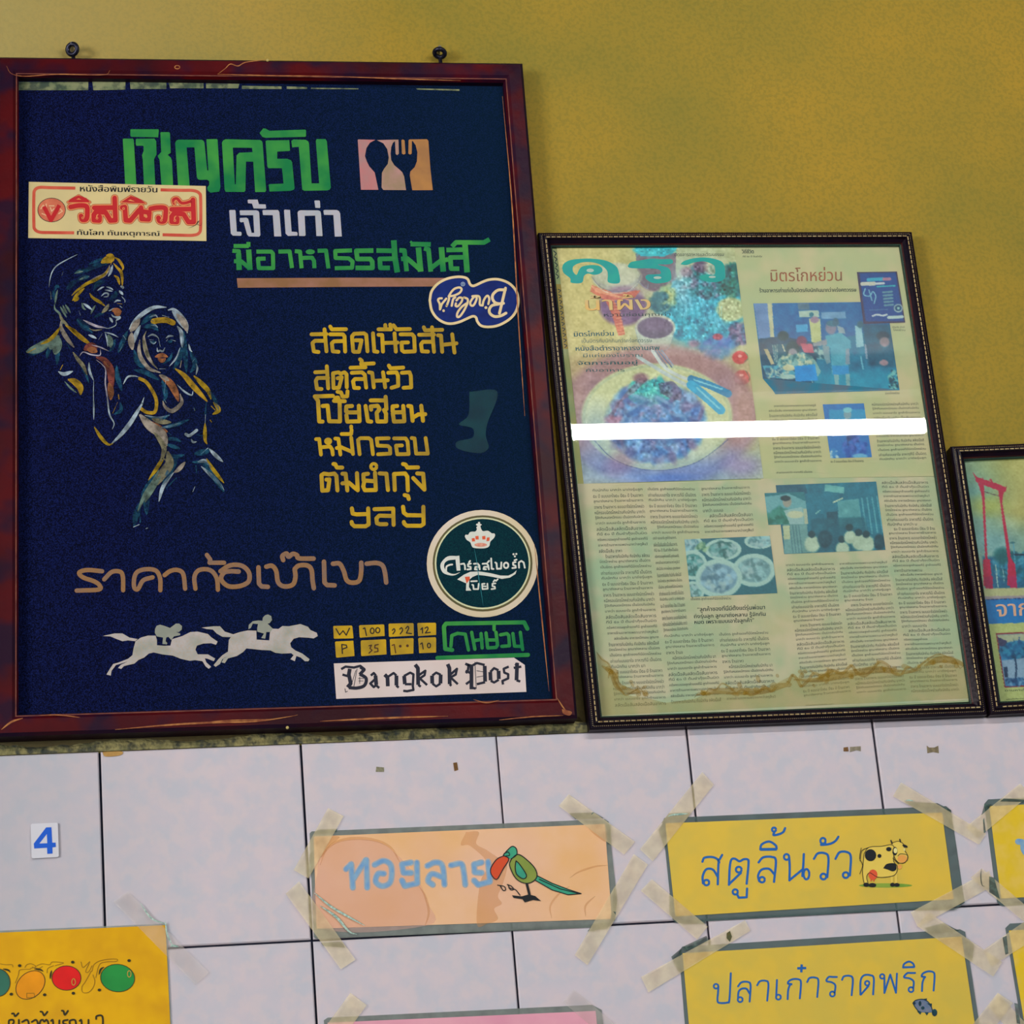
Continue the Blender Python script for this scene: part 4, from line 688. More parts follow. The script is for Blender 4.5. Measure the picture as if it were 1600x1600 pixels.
# upper right page
i = Ink(); text_ink(i, 'วิถีชีวิต', c2.pts('124,212 205,212 206,242 126,242'), 1, bold=.2); text_ink(i, LINES[5][:22], c2.pts('132,256 262,254 263,272 133,272'), 1); i.put('header_text', M_txtd, pg2, p1 + .0002)
i = Ink(); text_ink(i, 'มิตรโกหย่วน', c2.pts('318,338 800,332 802,428 322,432'), 2, bold=.2); i.put('headline_lettering', mat('rust_headline_print', (160, 98, 74), (130, 100, 80), 60), pg2, p1 + .0002)
i = Ink(); text_ink(i, 'ร้านอาหารเก่าแก่เป็นมิตรกับนักกินมากว่าครึ่งศตวรรษ', c2.pts('243,474 898,470 900,500 246,506'), 1, bold=.15); i.put('subhead_lettering', M_txtd, pg2, p1 + .0002)
i = Ink(); text_ink(i, 'เชิญครับ เจ้าเก่า', c2.pts('1142,732 1226,732 1228,748 1144,748'), 1); text_ink(i, 'โกหย่วน', c2.pts('1148,750 1228,750 1230,766 1150,766'), 1); text_ink(i, 'มิตรโกหย่วน', c2.pts('1095,1178 1190,1174 1190,1192 1096,1194'), 1); text_ink(i, LINES[2], c4.pts('448,300 645,295 646,312 450,316'), 1); text_ink(i, LINES[8], c4.pts('125,368 340,362 340,376 126,380'), 1); i.put('caption_text', M_txtd, pg2, p1 + .0002, kind='stuff')
column(pg2, cq2(c2, '302,1260 630,1252', c4, '400,318 118,325'), 13, M_txt, p1 + .0002, indent=(0,))
column(pg2, cq2(c2, '1002,1245 1320,1240', c4, '1025,300 742,310'), 13, M_txt, p1 + .0002)
# lower right page
column(pg4, cq2(c4, '182,912 470,905', c6, '520,812 225,842'), 29, M_txt, p1 + .0002, short=(12,), indent=(13,))
column(pg4, cq2(c4, '500,905 785,895', c6, '865,800 558,822'), 29, M_txt, p1 + .0002, short=(8, 22), indent=(9,))
column(pg4, cq2(c4, '750,420 1030,418', c6, '1198,800 898,812'), 46, M_txt, p1 + .0002, short=(9, 19, 31, 34), indent=(10, 20, 32))
i = Ink(); text_ink(i, LINES[1], c6.pts('235,882 410,874 410,884 236,892'), 1); i.put('caption_text', M_txt, pg4, p1 + .0002, kind='stuff')
# water stain running across the foot of the pages
M_st = mat('brown_tide_mark', (178, 140, 44), (160, 120, 40), 90, .8, alpha=.38); M_st2 = mat('pale_tide_mark', (190, 170, 90), None, rough=.8, alpha=.28)
i = Ink(); i.strokes(PX, 3.4, '~ 932,1018 940,1030 950,1036 956,1048 962,1066 970,1078 978,1086 990,1080 1000,1076 1008,1086', taper=1).strokes(PX, 5, '~ 1085,1090 1092,1082 1100,1086 1108,1076 1118,1078 1128,1068 1140,1074 1150,1082 1160,1078 1172,1086 1184,1082 1196,1074 1206,1080 1216,1070 1230,1068 1238,1055 1246,1062 1252,1072 1262,1064 1272,1052 1284,1056 1300,1048 1316,1052 1330,1040 1338,1050 1350,1056 1362,1048 1374,1034 1388,1040 1396,1052 1408,1054 1418,1042 1430,1046 1444,1034 1456,1026 1468,1022 1480,1026 1492,1030 1500,1044 1508,1036', taper=1)
i.strokes(PX, 11, '~ 940,1040 956,1052 966,1072 985,1080 1005,1080 / ~ 1088,1086 1118,1080 1150,1080 1190,1080 1230,1072 / ~ 1240,1062 1280,1062 1330,1052 1372,1046 1410,1050 1440,1046 / ~ 1444,1040 1470,1030 1496,1034 1508,1042', taper=1)
i.put('tide_mark', M_st, fr2, p2 + .0006, split=True)
i = Ink(); rs = np.random.RandomState(5)
for a_, b_ in (((950, 1050), (1010, 1084)), ((1090, 1084), (1235, 1068)), ((1238, 1060), (1330, 1046)), ((1330, 1046), (1510, 1034))):
    for k in range(16):
        u = rs.rand(); i.dot(PX, a_[0] + (b_[0] - a_[0]) * u, a_[1] + (b_[1] - a_[1]) * u + rs.randn() * 6, 2 + rs.rand() * 5, 1.5 + rs.rand() * 4, 8, rs.rand() * 3)
i.put('tide_mark', mat('tide_blotch', (178, 138, 40), None, rough=.8, alpha=.3), fr2, p2 + .0008, kind='stuff')
Ink().poly(PX, '932,1018 950,1036 962,1066 978,1086 1008,1090 1040,1098 1085,1092 1118,1078 1150,1082 1196,1076 1238,1055 1262,1064 1300,1048 1338,1050 1374,1034 1408,1054 1444,1034 1468,1022 1492,1030 1510,1036 1520,1091 1236,1104 940,1118').put('tide_mark', M_st2, fr2, p2 + .0005)
# --- the magazine cover
cv = Print(862, 378, 1198, 760, 1.4, (196, 188, 138))
cv.noise(60, 7).ell(c1, 250, 500, 330, 500, (204, 188, 128), .6, .5)
cv.ell(c1, 1150, 260, 400, 160, (190, 200, 160), .6, .6).ell(c1, 1080, 700, 330, 420, (160, 180, 190), .6, .6)
cv.ell(c1, 850, 400, 130, 100, (120, 100, 118), 1, .08).poly(c1, '705,240 980,240 970,470 780,480 720,400', (118, 106, 118)).poly(c1, '690,185 1005,185 960,235 900,262 740,262 720,230', (40, 170, 186)).blobs(c1, 840, 215, 140, 28, 40, 26, [(90, 200, 205), (20, 150, 170), (60, 180, 190)])
cv.ell(c1, 580, 400, 165, 95, (190, 192, 170), .95, .08).ell(c1, 590, 430, 150, 50, (150, 150, 160), .6, .3).ell(c1, 575, 395, 140, 70, (200, 200, 178), .9, .1)
cv.ell(c1, 620, 600, 160, 130, (120, 92, 128), 1, .1).ell(c1, 640, 500, 130, 40, (170, 150, 160), .7, .4)
cv.poly(c1, '410,455 560,510 740,490 700,540 560,560 600,640 635,790 590,800 540,640 500,560 400,500', (200, 110, 90), .85)
for k in range(9): cv.line(c1, '%d,%d %d,%d' % (405 + k * 4, 462 + k * 5, 560 + k * 14, 520 + k * 5), 4, (226, 170, 140), .8, smooth=False)
for k in range(12): cv.line(c1, '%d,%d %d,%d' % (545 + k * 4, 560 + k * 20, 590 + k * 4, 556 + k * 20), 4, (226, 170, 140), .8, smooth=False)
cv.ell(c1, 1150, 640, 260, 230, (40, 150, 176), .95, .25).blobs(c1, 1150, 620, 260, 230, 380, 34, [(20, 130, 160), (70, 180, 205), (20, 110, 140), (110, 205, 220), (30, 150, 170)], .55).ell(c1, 1130, 560, 120, 90, (110, 200, 225), .5, .6).ell(c1, 1270, 700, 90, 60, (130, 205, 225), .5, .6)
cv.blobs(c1, 1200, 420, 160, 110, 140, 28, [(20, 110, 120), (120, 110, 140), (60, 150, 160), (20, 90, 100)], .7).blobs(c1, 1350, 430, 60, 110, 90, 26, [(10, 100, 96), (20, 120, 110), (10, 80, 90)], .8)
cv.ell(c1, 1145, 330, 52, 44, (104, 84, 112), .9, .15).ell(c1, 1050, 370, 45, 36, (150, 110, 130), .8, .3).ell(c1, 1240, 335, 70, 60, (200, 200, 170), .7, .3)
cv.ell(c1, 1010, 480, 70, 140, (180, 205, 215), .6, .6).blobs(c1, 910, 540, 70, 70, 30, 30, [(190, 200, 150), (150, 180, 150)], .7).blobs(c1, 870, 570, 60, 60, 40, 26, [(60, 110, 120), (40, 100, 120)], .6)
cv.ell(c1, 1350, 620, 95, 80, (196, 200, 156), .95, .1).blobs(c1, 1350, 610, 90, 80, 30, 30, [(206, 206, 170), (180, 190, 150)], .4)
cv.blobs(c1, 1400, 790, 70, 70, 90, 26, [(100, 80, 120), (60, 100, 130), (120, 110, 140)], .7).poly(c1, '1130,930 1230,800 1250,830 1150,940', (176, 190, 160), .8).poly(c1, '1290,1030 1310,870 1350,880 1320,1040', (186, 190, 160), .8)
cv.ell(c1, 1260, 870, 110, 80, (60, 130, 180), .75, .3).blobs(c1, 1250, 880, 110, 80, 50, 28, [(40, 110, 170), (110, 120, 190), (90, 160, 200)], .5).ell(c1, 1260, 805, 34, 22, (170, 70, 90), .9, .2).ell(c1, 1410, 945, 52, 44, (186, 60, 64), 1, .1).ell(c1, 1425, 1080, 56, 50, (196, 76, 76), 1, .1).ell(c1, 1100, 850, 40, 26, (170, 120, 150), .7, .4)
cv.ell(c1, 838, 745, 136, 92, (206, 206, 190), 1, .05).poly(c1, '704,760 972,760 940,860 890,905 800,905 730,850', (190, 200, 190), .8).ell(c1, 838, 745, 120, 72, (104, 92, 116), 1, .06).ell(c1, 838, 725, 100, 44, (124, 104, 132), .7, .4)
# plate
cv.ell(c1, 860, 1340, 680, 470, (156, 124, 140), .9, .05).ell(c1, 860, 1000, 520, 130, (172, 132, 120), .5, .4).ell(c1, 860, 1700, 600, 130, (110, 140, 200), .7, .5).ell(c1, 300, 1250, 90, 220, (176, 140, 130), .5, .5).ell(c1, 1440, 1300, 90, 240, (190, 150, 130), .5, .6)
cv.ell(c1, 850, 1345, 510, 360, (196, 200, 160), 1, .02).ell(c1, 850, 1345, 498, 348, (176, 186, 160), 1, .02).ell(c1, 850, 1345, 488, 338, (204, 206, 166), 1, .02).ell(c1, 440, 1440, 110, 160, (120, 160, 220), .35, .6).ell(c1, 850, 1600, 420, 90, (150, 180, 210), .5, .6).ell(c1, 1150, 1480, 150, 140, (210, 216, 190), .6, .5)
cv.ell(c1, 840, 1380, 320, 260, (74, 130, 180), .95, .12).blobs(c1, 840, 1380, 320, 255, 420, 40, [(40, 110, 180), (90, 150, 200), (110, 110, 150), (150, 190, 220), (60, 90, 150), (120, 96, 130)], .6)
cv.blobs(c1, 800, 1170, 150, 80, 110, 24, [(60, 170, 170), (90, 190, 180), (30, 150, 160)], .7).poly(c1, '520,1340 640,1180 740,1080 790,1090 700,1180 600,1250 545,1370', (110, 84, 110), .6).ell(c1, 740, 1085, 50, 34, (130, 90, 110), .8, .3).poly(c1, '860,1120 960,1105 1020,1170 1010,1240 930,1220 870,1180', (90, 80, 110), .7).ell(c1, 820, 1260, 80, 50, (160, 160, 190), .5, .4).ell(c1, 560, 1370, 60, 30, (190, 130, 150), .7, .4)
cv.line(c1, '820,900 900,1010 1000,1070 1090,1100', 22, (206, 212, 210)).line(c1, '860,900 950,1010', 8, (90, 110, 140)).line(c1, '840,900 920,1010', 8, (120, 130, 150)).line(c1, '880,895 960,1000', 8, (150, 160, 180)).line(c1, '720,940 900,1050 1080,1150', 24, (190, 200, 200))
cv.line(c1, '1080,1090 1200,1130 1330,1190', 50, (40, 130, 170)).line(c1, '1080,1130 1180,1210 1280,1300', 62, (60, 160, 195)).line(c1, '1120,1150 1270,1290', 12, (140, 205, 220)).line(c1, '1100,1095 1290,1160', 10, (140, 200, 215))
cv.poly(c3, '200,400 1200,420 1440,200 1440,470 225,500', (80, 120, 190), .35, 60).line(c3, '225,470 420,440 560,465 700,430 770,340', 30, (190, 205, 225), .6, 14).line(c3, '290,200 420,330 600,400 780,410 980,360 1130,260 1200,200', 5, (60, 80, 130), .8).ell(c3, 480, 350, 70, 110, (140, 84, 120), .4, .5, 60).ell(c3, 1290, 380, 110, 60, (170, 140, 190), .5, .6).ell(c3, 780, 460, 200, 26, (60, 110, 190), .5, .6)
cv.rnoise(c1, 1150, 600, 270, 240, 3, 26).rnoise(c1, 1200, 420, 200, 120, 3, 24).rnoise(c1, 840, 1380, 330, 260, 4, 22).rnoise(c1, 800, 1170, 150, 80, 2.5, 24).rnoise(c1, 840, 215, 150, 30, 2.5, 26).rnoise(c1, 1400, 790, 80, 80, 3, 20)
for x, y, a in ((900, 1250, 30), (700, 1300, 150), (1000, 1350, 10), (820, 1450, 60), (620, 1400, 120), (960, 1500, 170), (740, 1230, 20), (1060, 1420, 80)):
    cv.ell(c1, x, y, 74, 26, (30, 80, 140), .55, .3, a).ell(c1, x - 10, y - 16, 60, 12, (170, 200, 225), .5, .5, a)
for k in range(14): cv.line(c1, '%d,%d %d,%d %d,%d' % (1000 + 22 * k, 520 + 6 * k, 1030 + 20 * k, 600 + 8 * k, 1020 + 24 * k, 700 + 5 * k), 5, (150, 215, 228) if k % 2 else (10, 100, 130), .45)
cv.line(c1, '410,400 470,470 590,500 700,470 740,390', 6, (120, 124, 140), .7).line(c1, '420,430 500,500 640,505 735,430', 5, (214, 216, 200), .7).line(c1, '730,440 780,480 790,450', 5, (150, 160, 180), .6).ell(c1, 1410, 935, 14, 10, (236, 190, 180), .8).ell(c1, 1420, 1065, 14, 10, (236, 190, 180), .8).line(c1, '1440,905 1470,945 1440,975', 6, (60, 110, 80), .8).line(c1, '1450,1035 1475,1080 1470,1100', 6, (60, 110, 80), .8)
cv.line(c1, '704,745 730,850 800,900 890,900 940,860 970,745', 5, (130, 150, 160), .5)
cv.noise(3, 7).noise(10, 6)
CVQ = [(869, 381), (1146.5, 379.5), (1193, 747.5), (912, 755.8)]
cover = cv.put('magazine_cover', CVQ, fr2, p2 + .0001, 1.15)
Mteal = mat('teal_masthead_print', (14, 150, 152), (22, 160, 150), 60, .5)
i = Ink().poly(Z_ := Crop(870, 375, 5.517), '~ 45,240 60,205 110,175 200,162 320,162 430,180 510,225 535,280 540,368 445,365 440,300 430,260 380,215 300,192 210,195 145,225 140,270 170,300 190,260 220,228 300,215 370,225 395,260 370,290 320,300 270,290 235,310 215,368 125,368 115,330 60,285')
i.poly(Z_, '~ 610,225 640,190 720,175 820,160 900,165 985,165 1000,195 960,210 870,212 960,240 985,290 978,350 900,372 820,368 765,330 780,300 840,295 895,290 880,255 800,245 700,245 630,240 / ~ 1065,210 1100,180 1190,155 1300,152 1400,175 1440,210 1452,280 1448,330 1400,358 1320,362 1245,340 1235,310 1290,295 1355,300 1365,260 1350,215 1270,185 1180,195 1120,215')
i.put('masthead_lettering', Mteal, cover, p2 + .0003)
i = Ink(); [i.dot(Z_, a, b, r, r2) for a, b, r, r2 in ((288, 262, 32, 16), (868, 325, 34, 12), (1340, 318, 30, 10))]; i.put('masthead_counters', mat('pale_cover_print', (170, 190, 180), None), cover, p2 + .0004)
i = Ink(); text_ink(i, 'นิตยสารอาหารและวัฒนธรรม', Z_.pts('1015,108 1438,108 1440,138 1016,140'), 1); i.put('tagline_lettering', M_txtd, cover, p2 + .0003)
for off, mm, dd in ((3, mat('brown_shadow_print', (80, 50, 50), None), 3), (0, mat('amber_print', (226, 176, 104), (206, 180, 130), 60), 4)):
    i = Ink(); text_ink(i, 'น้ำผึ้ง', [(p[0] + off * .3, p[1] + off * .12) for p in c1.pts('362,520 800,515 806,622 368,628')], 2, bold=.5); i.put('cover_title_lettering', mm, cover, p2 + .0001 * dd)
i = Ink(); text_ink(i, 'หวานซ่อนคุณค่า', c1.pts('490,640 940,636 942,672 492,678'), 1); i.put('cover_subtitle_lettering', M_txtd, cover, p2 + .0003)
i = Ink()
for s_, Q, b_ in (('มิตรโกหย่วน', '288,765 555,760 558,798 290,804', .3), ('เป็นมิตรกับนักกินกว่าครึ่งศตวรรษ', '340,815 815,812 818,842 342,846', 0), ('หนังสือตำราอาหารงานศพ', '300,865 865,860 868,895 302,900', .3), ('มีแค่ของโบราณ', '350,915 750,912 752,940 352,944', 0), ('จัดการกินอยู่', '312,965 715,962 718,1000 314,1004', .3), ('กับอาหาร', '368,1018 630,1016 632,1040 370,1042', 0)):
    text_ink(i, s_, c1.pts(Q), 1, bold=b_)
i.put('cover_lines_lettering', mat('dark_teal_print', (40, 84, 92), (60, 96, 100), 60), cover, p2 + .0003)
# --- photographs printed on the pages
def photo(parent, base, Q, fn, d, name='printed_photograph', step=1.2, k=1.5):
    Q = [tuple(p) for p in Q]; xs = [p[0] for p in Q]; ys = [p[1] for p in Q]
    pr = Print(min(xs) - 2, min(ys) - 2, max(xs) + 2, max(ys) + 2, k, base); fn(pr); pr.noise(2, 4); return pr.put(name, Q, parent, d, step)
def f_main(p):
    p.poly(c2, '205,575 330,575 340,810 240,820', (110, 140, 180)).poly(c2, '298,578 330,578 345,808 320,812', (190, 190, 160)).poly(c2, '330,575 1130,565 1150,760 640,850 345,808', (28, 100, 150)).poly(c2, '500,580 580,578 585,625 510,625', (90, 120, 140)).poly(c2, '512,632 645,628 648,672 514,674', (176, 196, 186)).ell(c2, 596, 655, 16, 16, (30, 110, 130)).poly(c2, '662,640 825,634 828,680 664,684', (120, 160, 190))
    p.poly(c2, '580,685 655,685 665,850 600,860', (190, 196, 150)).ell(c2, 618, 690, 30, 22, (150, 130, 150)).poly(c2, '490,725 570,722 572,770 495,775', (90, 170, 210)).poly(c2, '235,820 400,800 640,850 700,1180 350,1190 270,1080', (26, 70, 96)).poly(c2, '640,850 1130,740 1195,1160 610,1185', (16, 110, 140)).poly(c2, '620,1050 1150,1030 1190,1165 610,1185', (20, 140, 168), .8, 10)
    p.poly(c2, '940,720 1130,720 1190,1010 980,1000', (20, 84, 110), .9, 4).ell(c2, 405, 800, 38, 34, (16, 60, 70)).poly(c2, '330,860 440,850 450,960 345,990', (40, 90, 110)); [p.line(c2, '%d,860 %d,975' % (335 + 14 * k, 350 + 8 * k), 4, (200, 210, 200), .8) for k in range(3)]; p.line(c2, '400,860 415,900', 8, (200, 200, 180)).poly(c2, '275,890 300,885 345,985 325,995', (190, 180, 150))
    p.ell(c2, 470, 890, 48, 58, (24, 60, 70)).ell(c2, 470, 915, 30, 32, (140, 140, 150)).ell(c2, 530, 835, 36, 36, (110, 60, 90)).poly(c2, '520,850 600,855 615,915 545,910', (170, 90, 110)).poly(c2, '380,950 540,910 620,960 660,1040 640,1075 560,1000 440,1010 360,1000', (130, 170, 170)).blobs(c2, 500, 970, 120, 50, 70, 12, [(200, 205, 180), (60, 110, 120)], .8).poly(c2, '265,1000 400,1000 500,1050 440,1090 300,1080', (90, 160, 180)).blobs(c2, 360, 1045, 90, 40, 60, 12, [(190, 205, 190), (50, 100, 130)], .8).ell(c2, 445, 1015, 44, 20, (200, 200, 170)).ell(c2, 440, 1075, 60, 16, (170, 196, 190))
    p.poly(c2, '480,1005 620,990 640,1100 490,1110', (20, 140, 200)).poly(c2, '270,1090 350,1100 420,1180 350,1192', (140, 96, 110)).line(c2, '390,1135 475,1135', 6, (190, 205, 205)).line(c2, '600,1100 612,1185', 5, (170, 200, 200)).blobs(c2, 650, 915, 50, 40, 20, 16, [(160, 190, 190), (30, 80, 100)], .9)
    p.poly(c2, '690,800 790,775 860,830 865,880 835,890 850,1060 735,1060 725,880 700,870', (90, 160, 180)).ell(c2, 728, 745, 38, 44, (130, 130, 150)).ell(c2, 740, 715, 44, 22, (60, 110, 130)).poly(c2, '605,850 700,820 700,860 610,870', (140, 150, 160)).poly(c2, '828,890 852,885 856,990 826,990', (130, 150, 165)).poly(c2, '735,1000 848,1000 850,1060 740,1062', (50, 140, 190)).poly(c2, '748,1060 782,1060 780,1160 760,1170', (130, 170, 175)).poly(c2, '825,1058 855,1056 858,1165 835,1165', (130, 170, 175)).ell(c2, 755, 1168, 32, 10, (140, 160, 170)).ell(c2, 848, 1168, 22, 10, (140, 160, 170)).poly(c2, '670,860 715,870 725,980 700,990 680,940', (120, 150, 160))
    p.ell(c2, 760, 705, 20, 28, (60, 100, 120)).poly(c2, '770,730 815,745 825,785 780,780', (150, 170, 180)).poly(c2, '890,730 935,735 950,870 900,880', (150, 190, 200)).ell(c2, 925, 722, 22, 26, (50, 100, 120)).line(c2, '960,860 970,950', 12, (140, 160, 180)).line(c2, '930,940 945,1020', 10, (120, 180, 200)).ell(c2, 1080, 800, 44, 30, (20, 60, 80)).ell(c2, 1090, 840, 34, 34, (140, 130, 140)).ell(c2, 1085, 980, 30, 20, (160, 140, 150)).blobs(c2, 1155, 1100, 40, 70, 60, 12, [(120, 180, 180), (20, 60, 80)], .9)
    p.noise(9, 7)
photo(pg2, (30, 110, 150), cq(c2, '203,580 1104,568 1192,1165 268,1090'), f_main, p1 + .0003)
Ink().poly(c2, '268,1088 1192,1163 1192,1166 352,1193 330,1160').put('photograph_foot', mat('photo_foot_print', (40, 120, 150), (90, 110, 130), 60), pg2, p1 + .00035)
def f_mini(p):
    p.poly(c2, '920,375 1165,372 1220,700 962,702', (24, 70, 130)).line(c2, '980,420 1080,415', 22, (70, 170, 190), .9, smooth=False).line(c2, '940,448 1020,446', 26, (200, 200, 190), 1, smooth=False).line(c2, '1085,415 1125,414', 20, (170, 130, 150), smooth=False).line(c2, '1030,446 1085,444', 14, (200, 206, 210), smooth=False).line(c2, '1040,466 1160,460', 10, (60, 160, 170), smooth=False)
    [p.line(c2, '%d,%d %d,%d' % (1080 + k * 3, 505 + k * 22, 1140 + k * 2, 500 + k * 22), 13, (110, 150, 160), .9, smooth=False) for k in range(5)]; p.line(c2, '960,480 950,520 990,530 1010,500 1030,530 1020,580', 8, (130, 180, 200)).line(c2, '985,490 1005,560', 8, (120, 170, 190))
    p.ell(c2, 1183, 612, 30, 28, (190, 206, 200)).ell(c2, 1183, 612, 23, 21, (16, 70, 110)).ell(c2, 1183, 612, 9, 9, (150, 190, 190)).line(c2, '1010,665 1040,655 1075,662 1105,655', 12, (190, 200, 206)).line(c2, '1118,675 1210,670', 20, (180, 200, 200), smooth=False).line(c2, '990,625 1110,620', 6, (70, 110, 150), smooth=False)
photo(pg2, (60, 50, 80), cq(c2, '903,368 1174,364 1230,709 948,719'), f_mini, p1 + .0005, step=.9, k=2)
def f_cook(p):
    p.poly(c4, '440,0 700,0 700,90 440,90', (40, 140, 180)).ell(c2, 840, 1330, 26, 36, (130, 160, 170)).ell(c2, 840, 1300, 30, 18, (130, 190, 200)).poly(c4, '540,150 600,150 640,230 600,290 560,290', (20, 60, 110)).blobs(c4, 600, 230, 80, 60, 40, 20, [(60, 120, 190), (20, 70, 140), (90, 110, 180)], .7).ell(c4, 625, 278, 44, 16, (110, 170, 200)).blobs(c4, 470, 270, 26, 30, 16, 12, [(180, 205, 210), (60, 130, 180)], .9)
photo(pg2, (34, 110, 170), cq2(c2, '672,1262 950,1255', c4, '695,283 448,290'), f_cook, p1 + .0003)
def f_bowls(p):
    def bowl(x, y, rx, ry, food):
        p.ell(c3, x, y, rx, ry, (168, 196, 190), 1, .03).ell(c3, x, y, rx * .78, ry * .74, food, 1, .06); p.blobs(c3, x, y, rx * .7, ry * .66, 60, rx * .14, [tuple(min(255, v + 40) for v in food), tuple(max(0, v - 36) for v in food), (160, 184, 186)], .7)
    bowl(940, 910, 90, 60, (110, 150, 160)); bowl(1165, 945, 125, 72, (70, 120, 120)); bowl(1410, 890, 100, 50, (120, 160, 165)); bowl(960, 1050, 100, 100, (60, 120, 120)); bowl(1375, 1085, 145, 112, (120, 156, 160)); bowl(960, 1230, 80, 70, (110, 150, 150)); bowl(1138, 1140, 158, 132, (116, 150, 166)); p.blobs(c3, 1025, 930, 34, 30, 14, 18, [(150, 180, 150), (60, 110, 90)], .8)
photo(pg3, (34, 96, 108), cq(c3, '905,877 1483,853 1533,1240 949,1266'), f_bowls, p2 + .0003)
def f_shop(p):
    p.poly(c4, '300,450 720,428 775,835 320,850', (24, 108, 128)).poly(c4, '120,450 300,445 310,500 130,505', (20, 80, 100)).poly(c4, '415,445 530,462 528,500 412,485', (110, 170, 170)).poly(c4, '490,545 615,530 640,700 500,700', (90, 150, 156)).poly(c4, '160,560 300,540 320,850 175,860', (110, 150, 150)).poly(c4, '425,610 490,605 495,690 430,700', (16, 76, 92))
    [p.line(c4, '%d,%d %d,%d' % (635 + 30 * k, 530 - 4 * k, 665 + 32 * k, 740 - 4 * k), 9, (100, 160, 170), .8) for k in range(4)]; [p.line(c4, '%d,690 %d,850' % (205 + 18 * k, 225 + 18 * k), 6, (70, 110, 120), .8) for k in range(4)]
    p.line(c4, '465,552 520,528', 7, (190, 206, 180)).line(c4, '360,620 385,600', 5, (150, 190, 180)).poly(c4, '165,690 205,690 208,770 170,775', (180, 190, 160)).poly(c4, '330,650 650,640 700,840 340,850', (16, 84, 100), .8, 4)
    for x, y, r in ((340, 800, 46), (520, 830, 40), (565, 760, 36), (620, 790, 44), (665, 800, 46)): p.ell(c4, x, y, r, r * 1.1, (176, 194, 176)).ell(c4, x - 4, y - 58, 22, 22, (20, 60, 70))
    p.ell(c4, 740, 790, 34, 50, (14, 64, 78)).ell(c4, 415, 770, 44, 50, (14, 64, 78)).noise(8, 6)
photo(pg4, (30, 100, 120), cq(c4, '122,450 720,428 776,835 173,860'), f_shop, p1 + .0003)
def f_inset(p):
    p.poly(c4, '55,520 200,500 330,560 300,690 80,690', (110, 160, 166)).blobs(c4, 130, 640, 80, 40, 40, 26, [(20, 90, 80), (60, 130, 120)], .7).poly(c4, '170,600 280,580 290,690 210,690', (150, 180, 180)).ell(c4, 190, 548, 26, 34, (150, 150, 140)).ell(c4, 180, 528, 30, 16, (20, 50, 60)).ell(c4, 240, 625, 50, 22, (190, 196, 170)).poly(c4, '285,590 310,590 315,690 295,690', (170, 180, 160))
photo(pg4, (40, 110, 120), cq(c4, '55,497 292,490 318,680 78,686'), f_inset, p1 + .0005)
# ------------------------------------------------------------ third frame, cut by the picture's right edge
fr3, W3 = glazed('poster_frame', [(1486, 697), (1836, 683), (1905, 1096), (1548, 1116.5)], 'black and gold beaded frame at the right edge, poster of a tall red gate inside')
pane(fr3, W3)
BA = Crop(1490, 690, 7.273); BB = Crop(1520, 900, 7.273)
ps = Print(1500, 690, 1900, 1120, 1.2, (160, 176, 150)); X, Y = ps.X, ps.Y
ps.poly(PX, '1500,690 1900,690 1900,905 1500,905', (158, 172, 140), 1, 1).ell(PX, 1530, 770, 40, 60, (110, 160, 160), .8, .7).ell(PX, 1590, 720, 60, 40, (176, 166, 96), .7, .7).ell(PX, 1600, 800, 50, 40, (190, 168, 90), .5, .7).ell(PX, 1560, 850, 60, 30, (120, 166, 180), .7, .7).ell(PX, 1540, 790, 30, 14, (176, 176, 90), .6, .6).ell(PX, 1700, 760, 90, 50, (180, 170, 110), .6, .7).noise(14, 6)
ps.poly(PX, '1535,870 1900,862 1900,918 1540,920', (30, 90, 120), 1, 5).blobs(PX, 1585, 885, 32, 22, 200, 5, [(16, 70, 90), (40, 120, 150), (20, 96, 110), (90, 150, 170)], .7, .4).blobs(PX, 1730, 890, 150, 22, 300, 6, [(16, 70, 90), (40, 120, 150), (20, 96, 110)], .7, .4).ell(PX, 1567, 868, 14, 12, (16, 84, 90), .9, .3)
ps.line(BA, '680,1160 700,1400', 12, (90, 150, 170)).ell(BA, 670, 1148, 34, 10, (50, 100, 110), 1, .15).poly(BA, '690,1272 1400,1300 1400,1325 690,1290', (20, 40, 60)).line(BA, '480,1400 495,1600', 10, (170, 190, 180)).line(BA, '560,1450 575,1600', 8, (150, 180, 180))
RD = (160, 34, 72)
ps.poly(BA, '210,340 262,400 340,430 480,470 590,520 605,498 590,572 500,552 340,492 262,460 248,440 250,420', RD, 1, .5).poly(BA, '405,440 422,415 450,470', RD).poly(BA, '318,432 330,405 345,440', RD).poly(BA, '505,490 515,475 530,500', RD).poly(BA, '275,470 345,490 350,570 385,1330 415,1345 440,1640 340,1640 335,1350 358,1325 325,640 300,540', RD).poly(BA, '510,545 575,560 552,690 620,1100 650,1320 700,1400 720,1640 610,1640 618,1350 590,1150 530,700 512,600', RD).line(BA, '350,568 515,620', 9, (80, 60, 70), smooth=False).poly(BB, '130,10 225,0 230,150 145,150', (140, 30, 76)).poly(BB, '410,0 495,0 505,140 425,140', (150, 30, 84)).line(BB, '275,0 295,230', 8, (160, 190, 180), smooth=False)
ps.poly(PX, '1530,920 1900,912 1900,932 1534,934', (176, 178, 140), 1, 1).poly(PX, '1530,932 1900,924 1900,938 1534,938', (150, 140, 150), .9, 1)
ps.poly(BB, '120,268 2000,200 2000,480 140,548', (18, 112, 168), 1, .6).ell(BB, 480, 340, 120, 40, (60, 120, 180), .6, .6); [ps.line(BB, '%d,%d %d,%d' % (160 + 50 * k, 270 - 1.8 * k, 188 + 50 * k, 269 - 1.8 * k), 10, (20, 40, 90), smooth=False) for k in range(40)]
